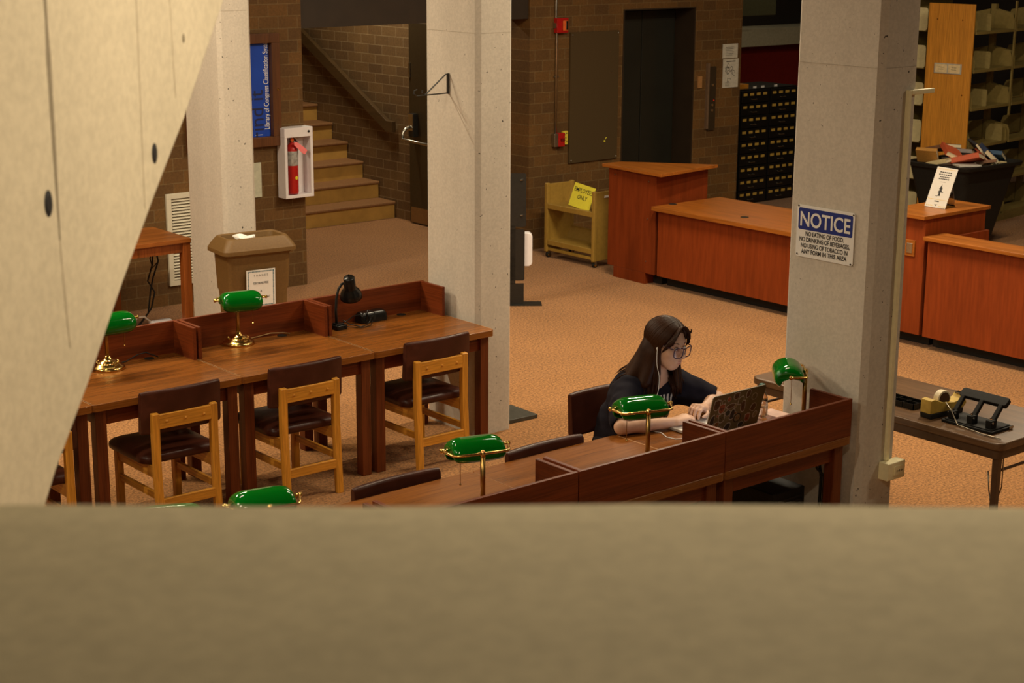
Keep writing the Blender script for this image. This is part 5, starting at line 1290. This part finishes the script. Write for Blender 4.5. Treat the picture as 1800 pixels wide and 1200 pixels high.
def lock(theta, t0, side, rad, endz, flare, wav):
    """one lock: parting point t0 (0 front .. 1 crown back), sweeps down one side to azimuth theta (0 = forward), then hangs"""
    root = np.array([side * .004, .075 - .15 * t0, .122 + .018 * math.sin(PI * min(1, t0 + .18)) - .05 * max(0, t0 - .75)])
    eq = np.array([side * math.sin(theta) * .083, math.cos(theta) * .098 - .014, -.01])
    c = np.array([0, -.014, .03]); A = root - c; B = eq - c
    ra = np.linalg.norm(A / np.array([.086, .106, .100])); pts = []
    for k in range(9):
        u = k / 8
        w = A * math.cos(u * PI / 2) + B * math.sin(u * PI / 2)
        q = w / np.linalg.norm(w / np.array([.085, .105, .097])); lift = 1.0 + .025 * math.sin(u * PI) + rad * .15
        pts.append(hp(*(c + q * lift)))
    p = pts[-1].copy(); out = HM @ np.array([side * math.sin(theta), math.cos(theta), 0]); out[2] = 0; out = nrm(out)
    n = 13; z0 = p[2]
    for k in range(1, n + 1):
        u = k / n
        q = p + out * (flare * u * u) + np.array([0, 0, (endz - z0) * u]) + np.array([math.sin(u * 7 + wav), math.cos(u * 6 + wav * 2), 0]) * .006 * u
        for _ in range(5):
            d = float(fbod(q[None])[0])
            if d < .009:
                g = np.array([float(fbod((q + e)[None])[0]) - d for e in np.eye(3) * .004]); g[2] *= .35; q = q + nrm(g) * (.010 - d)
            else: break
        pts.append(q)
    m = len(pts)
    return pts, [rad * (.55 + .45 * math.sin(PI * min(1, .25 + .75 * i / (m - 1)))) * (1 - .85 * max(0, (i / (m - 1) - .78) / .22)) + .0008 for i in range(m)]
for k in range(430):
    side = -1 if k % 2 else 1
    f_ = rr.random()
    theta = R(70 + 110 * f_) if side < 0 else R(64 + 116 * f_)
    t0 = min(1, max(.0, .02 + (f_ * .9) + rr.uniform(-.08, .08)))
    back = f_ > .45
    endz = rr.uniform(.90, .97) if back else rr.uniform(.87, .95)
    pts, rs = lock(theta, t0, side, rr.uniform(.006, .010), endz, rr.uniform(.0, .03) if not back else rr.uniform(.01, .075) if side < 0 else rr.uniform(-.005, .03), rr.uniform(0, 6))
    hm_.tube(pts, rs, 6)
# wispy fringe curving off the forehead on both sides
for k in range(60):
    side = -1 if k % 3 else 1; u0 = rr.random()
    pts = []
    for i in range(10):
        u = i / 9
        x = side * (.010 + (.045 + .028 * u0) * min(1, u * 1.15) + .010 * math.sin(u * PI * .9)); y = .082 + .022 * math.sin(u * 2.2) - .03 * u * (.4 + u0) - .012 * u0; z = .113 - .008 * u0 - (.085 + .045 * u0) * u ** 1.35
        pts.append(hp(x + rr.uniform(-.0015, .0015), y, z))
    hm_.tube(pts, [.0045 * (1 - .8 * (i / 9)) + .0007 for i in range(10)], 5)
for k in range(4):     # a loose curl by the far temple
    pts = [hp(.050 + .022 * u + .007 * math.sin(u * 9 + k * .5), .088 - .012 * u + .006 * math.cos(u * 9), .098 - .085 * u - .004 * k) for u in [i / 12 for i in range(13)]]
    hm_.tube(pts, [.003 - .002 * i / 12 for i in range(13)], 5)
part('hair', hm_, MT['hair'], smooth=True)
# ---- white earphone with its wire
er = hp(-.086, .014, -.012)
ew = [er, er + np.array([-.006, -.01, -.02]), np.array([5.958, 5.985, 1.075]), np.array([5.955, 5.965, 1.045]), np.array([5.954, 5.962, 1.01]), np.array([5.950, 5.962, .965]), np.array([5.944, 5.962, .925])]
for z in (.885, .86, .84):
    x = 5.99 - (.93 - z) * .12; q = drape([(x, z)], 0, .004)[0]; ew.append(np.array(q))
def smooth_path(p, n=6):
    p = [np.asarray(q, float) for q in p]; p = [2 * p[0] - p[1]] + p + [2 * p[-1] - p[-2]]; o = []
    for i in range(1, len(p) - 2):
        for k in range(n):
            t = k / n; o.append(.5 * (2 * p[i] + (p[i + 1] - p[i - 1]) * t + (2 * p[i - 1] - 5 * p[i] + 4 * p[i + 1] - p[i + 2]) * t * t + (3 * p[i] - p[i - 1] - 3 * p[i + 1] + p[i + 2]) * t ** 3))
    return o + [p[-2]]
ew = smooth_path([ew[0], ew[2], ew[4]] + ew[6:])
eb = part('earphone', MB().ball(er, (.0055, .005, .0075), 10), MT['cable_white'], smooth=True); eb['label'] = 'white earphone with hanging wire'
obj('wire', MB().tube(ew, .0014, 6).xf(Matrix.Translation(-Vector(PB))), MT['cable_white'], eb, smooth=True)
ring_c = knL[0] * .3 + knL[1] * .7
solo('earphone_cable', MB().tube([(5.80, 5.86, TZ + .004), (5.82, 5.80, TZ + .003), (5.79, 5.735, TZ + .003), (5.80, 5.68, TZ + .003), (5.845, 5.655, TZ + .004), (5.885, 5.66, TZ + .010)], .0026, 6), MT['cable_white'], 'white cable curving over the desk to the laptop side', 'cable', (5.8, 5.75, TZ), smooth=True)
# ================================================================== lamps of the room and added fill lights
def strip(x, y, z, lx, ly, power, col=(1, .83, .58), rz=0, rot=None):
    l = bpy.data.lights.new('ceiling_or_fill_strip', 'AREA'); l.shape = 'RECTANGLE'; l.size = lx; l.size_y = ly; l.energy = power; l.color = col
    o = bpy.data.objects.new('ceiling_or_fill_strip', l); COL.objects.link(o); o.location = (x, y, z); o.rotation_euler = rot or (0, 0, rz); return o
for x, y, p in ((-.4, 7.7, 120), (3.4, 7.6, 24), (.6, 4.6, 85), (6.8, 6.4, 48), (3.1, 10.9, 150), (5.2, 10.4, 80), (9.0, 9.0, 150), (9.2, 6.0, 115), (9.6, 2.8, 55)):
    strip(x, y, 4.35, 1.25, .06, p)
strip(2.2, 1.9, 4.0, .6, .06, 45)  # added fill to brighten the slanted wall and ledge, no known fixture
strip(10.3, 15.4, 3.5, .9, .1, 44)
strip(16.2, 14.6, 4.2, .8, .06, 14)  # added fill so the beam and red wall of the back room show
strip(13.4, 8.4, 4.3, 1.2, .06, 75)
wld = bpy.data.worlds.new('room_ambient'); SC.world = wld; wld.use_nodes = True
wld.node_tree.nodes['Background'].inputs['Color'].default_value = (1, .85, .62, 1); wld.node_tree.nodes['Background'].inputs['Strength'].default_value = .025
# ================================================================== camera
cd = bpy.data.cameras.new('camera'); co = bpy.data.objects.new('camera', cd); COL.objects.link(co)
F_PX, PITCH, ROLL = 2958.92, 0.24531015, 0.00552545
fwd = Vector((math.cos(YAW) * math.cos(PITCH), math.sin(YAW) * math.cos(PITCH), -math.sin(PITCH)))
rt = Vector((math.sin(YAW), -math.cos(YAW), 0)); up = rt.cross(fwd)
r2 = rt * math.cos(ROLL) + up * math.sin(ROLL); u2 = -rt * math.sin(ROLL) + up * math.cos(ROLL)
co.matrix_world = Matrix(((r2.x, u2.x, -fwd.x, 0), (r2.y, u2.y, -fwd.y, 0), (r2.z, u2.z, -fwd.z, 3.3), (0, 0, 0, 1)))
cd.sensor_fit = 'HORIZONTAL'; cd.sensor_width = 36; cd.lens = F_PX / 1800 * 36; cd.clip_start = .05; cd.clip_end = 100
cd.dof.use_dof = True; cd.dof.focus_distance = 9.2; cd.dof.aperture_fstop = 8.0
SC.camera = co
SC.view_settings.view_transform = 'Standard'; SC.view_settings.look = 'None'; SC.view_settings.exposure = .1; SC.view_settings.gamma = 1; SC.view_settings.use_curve_mapping = False
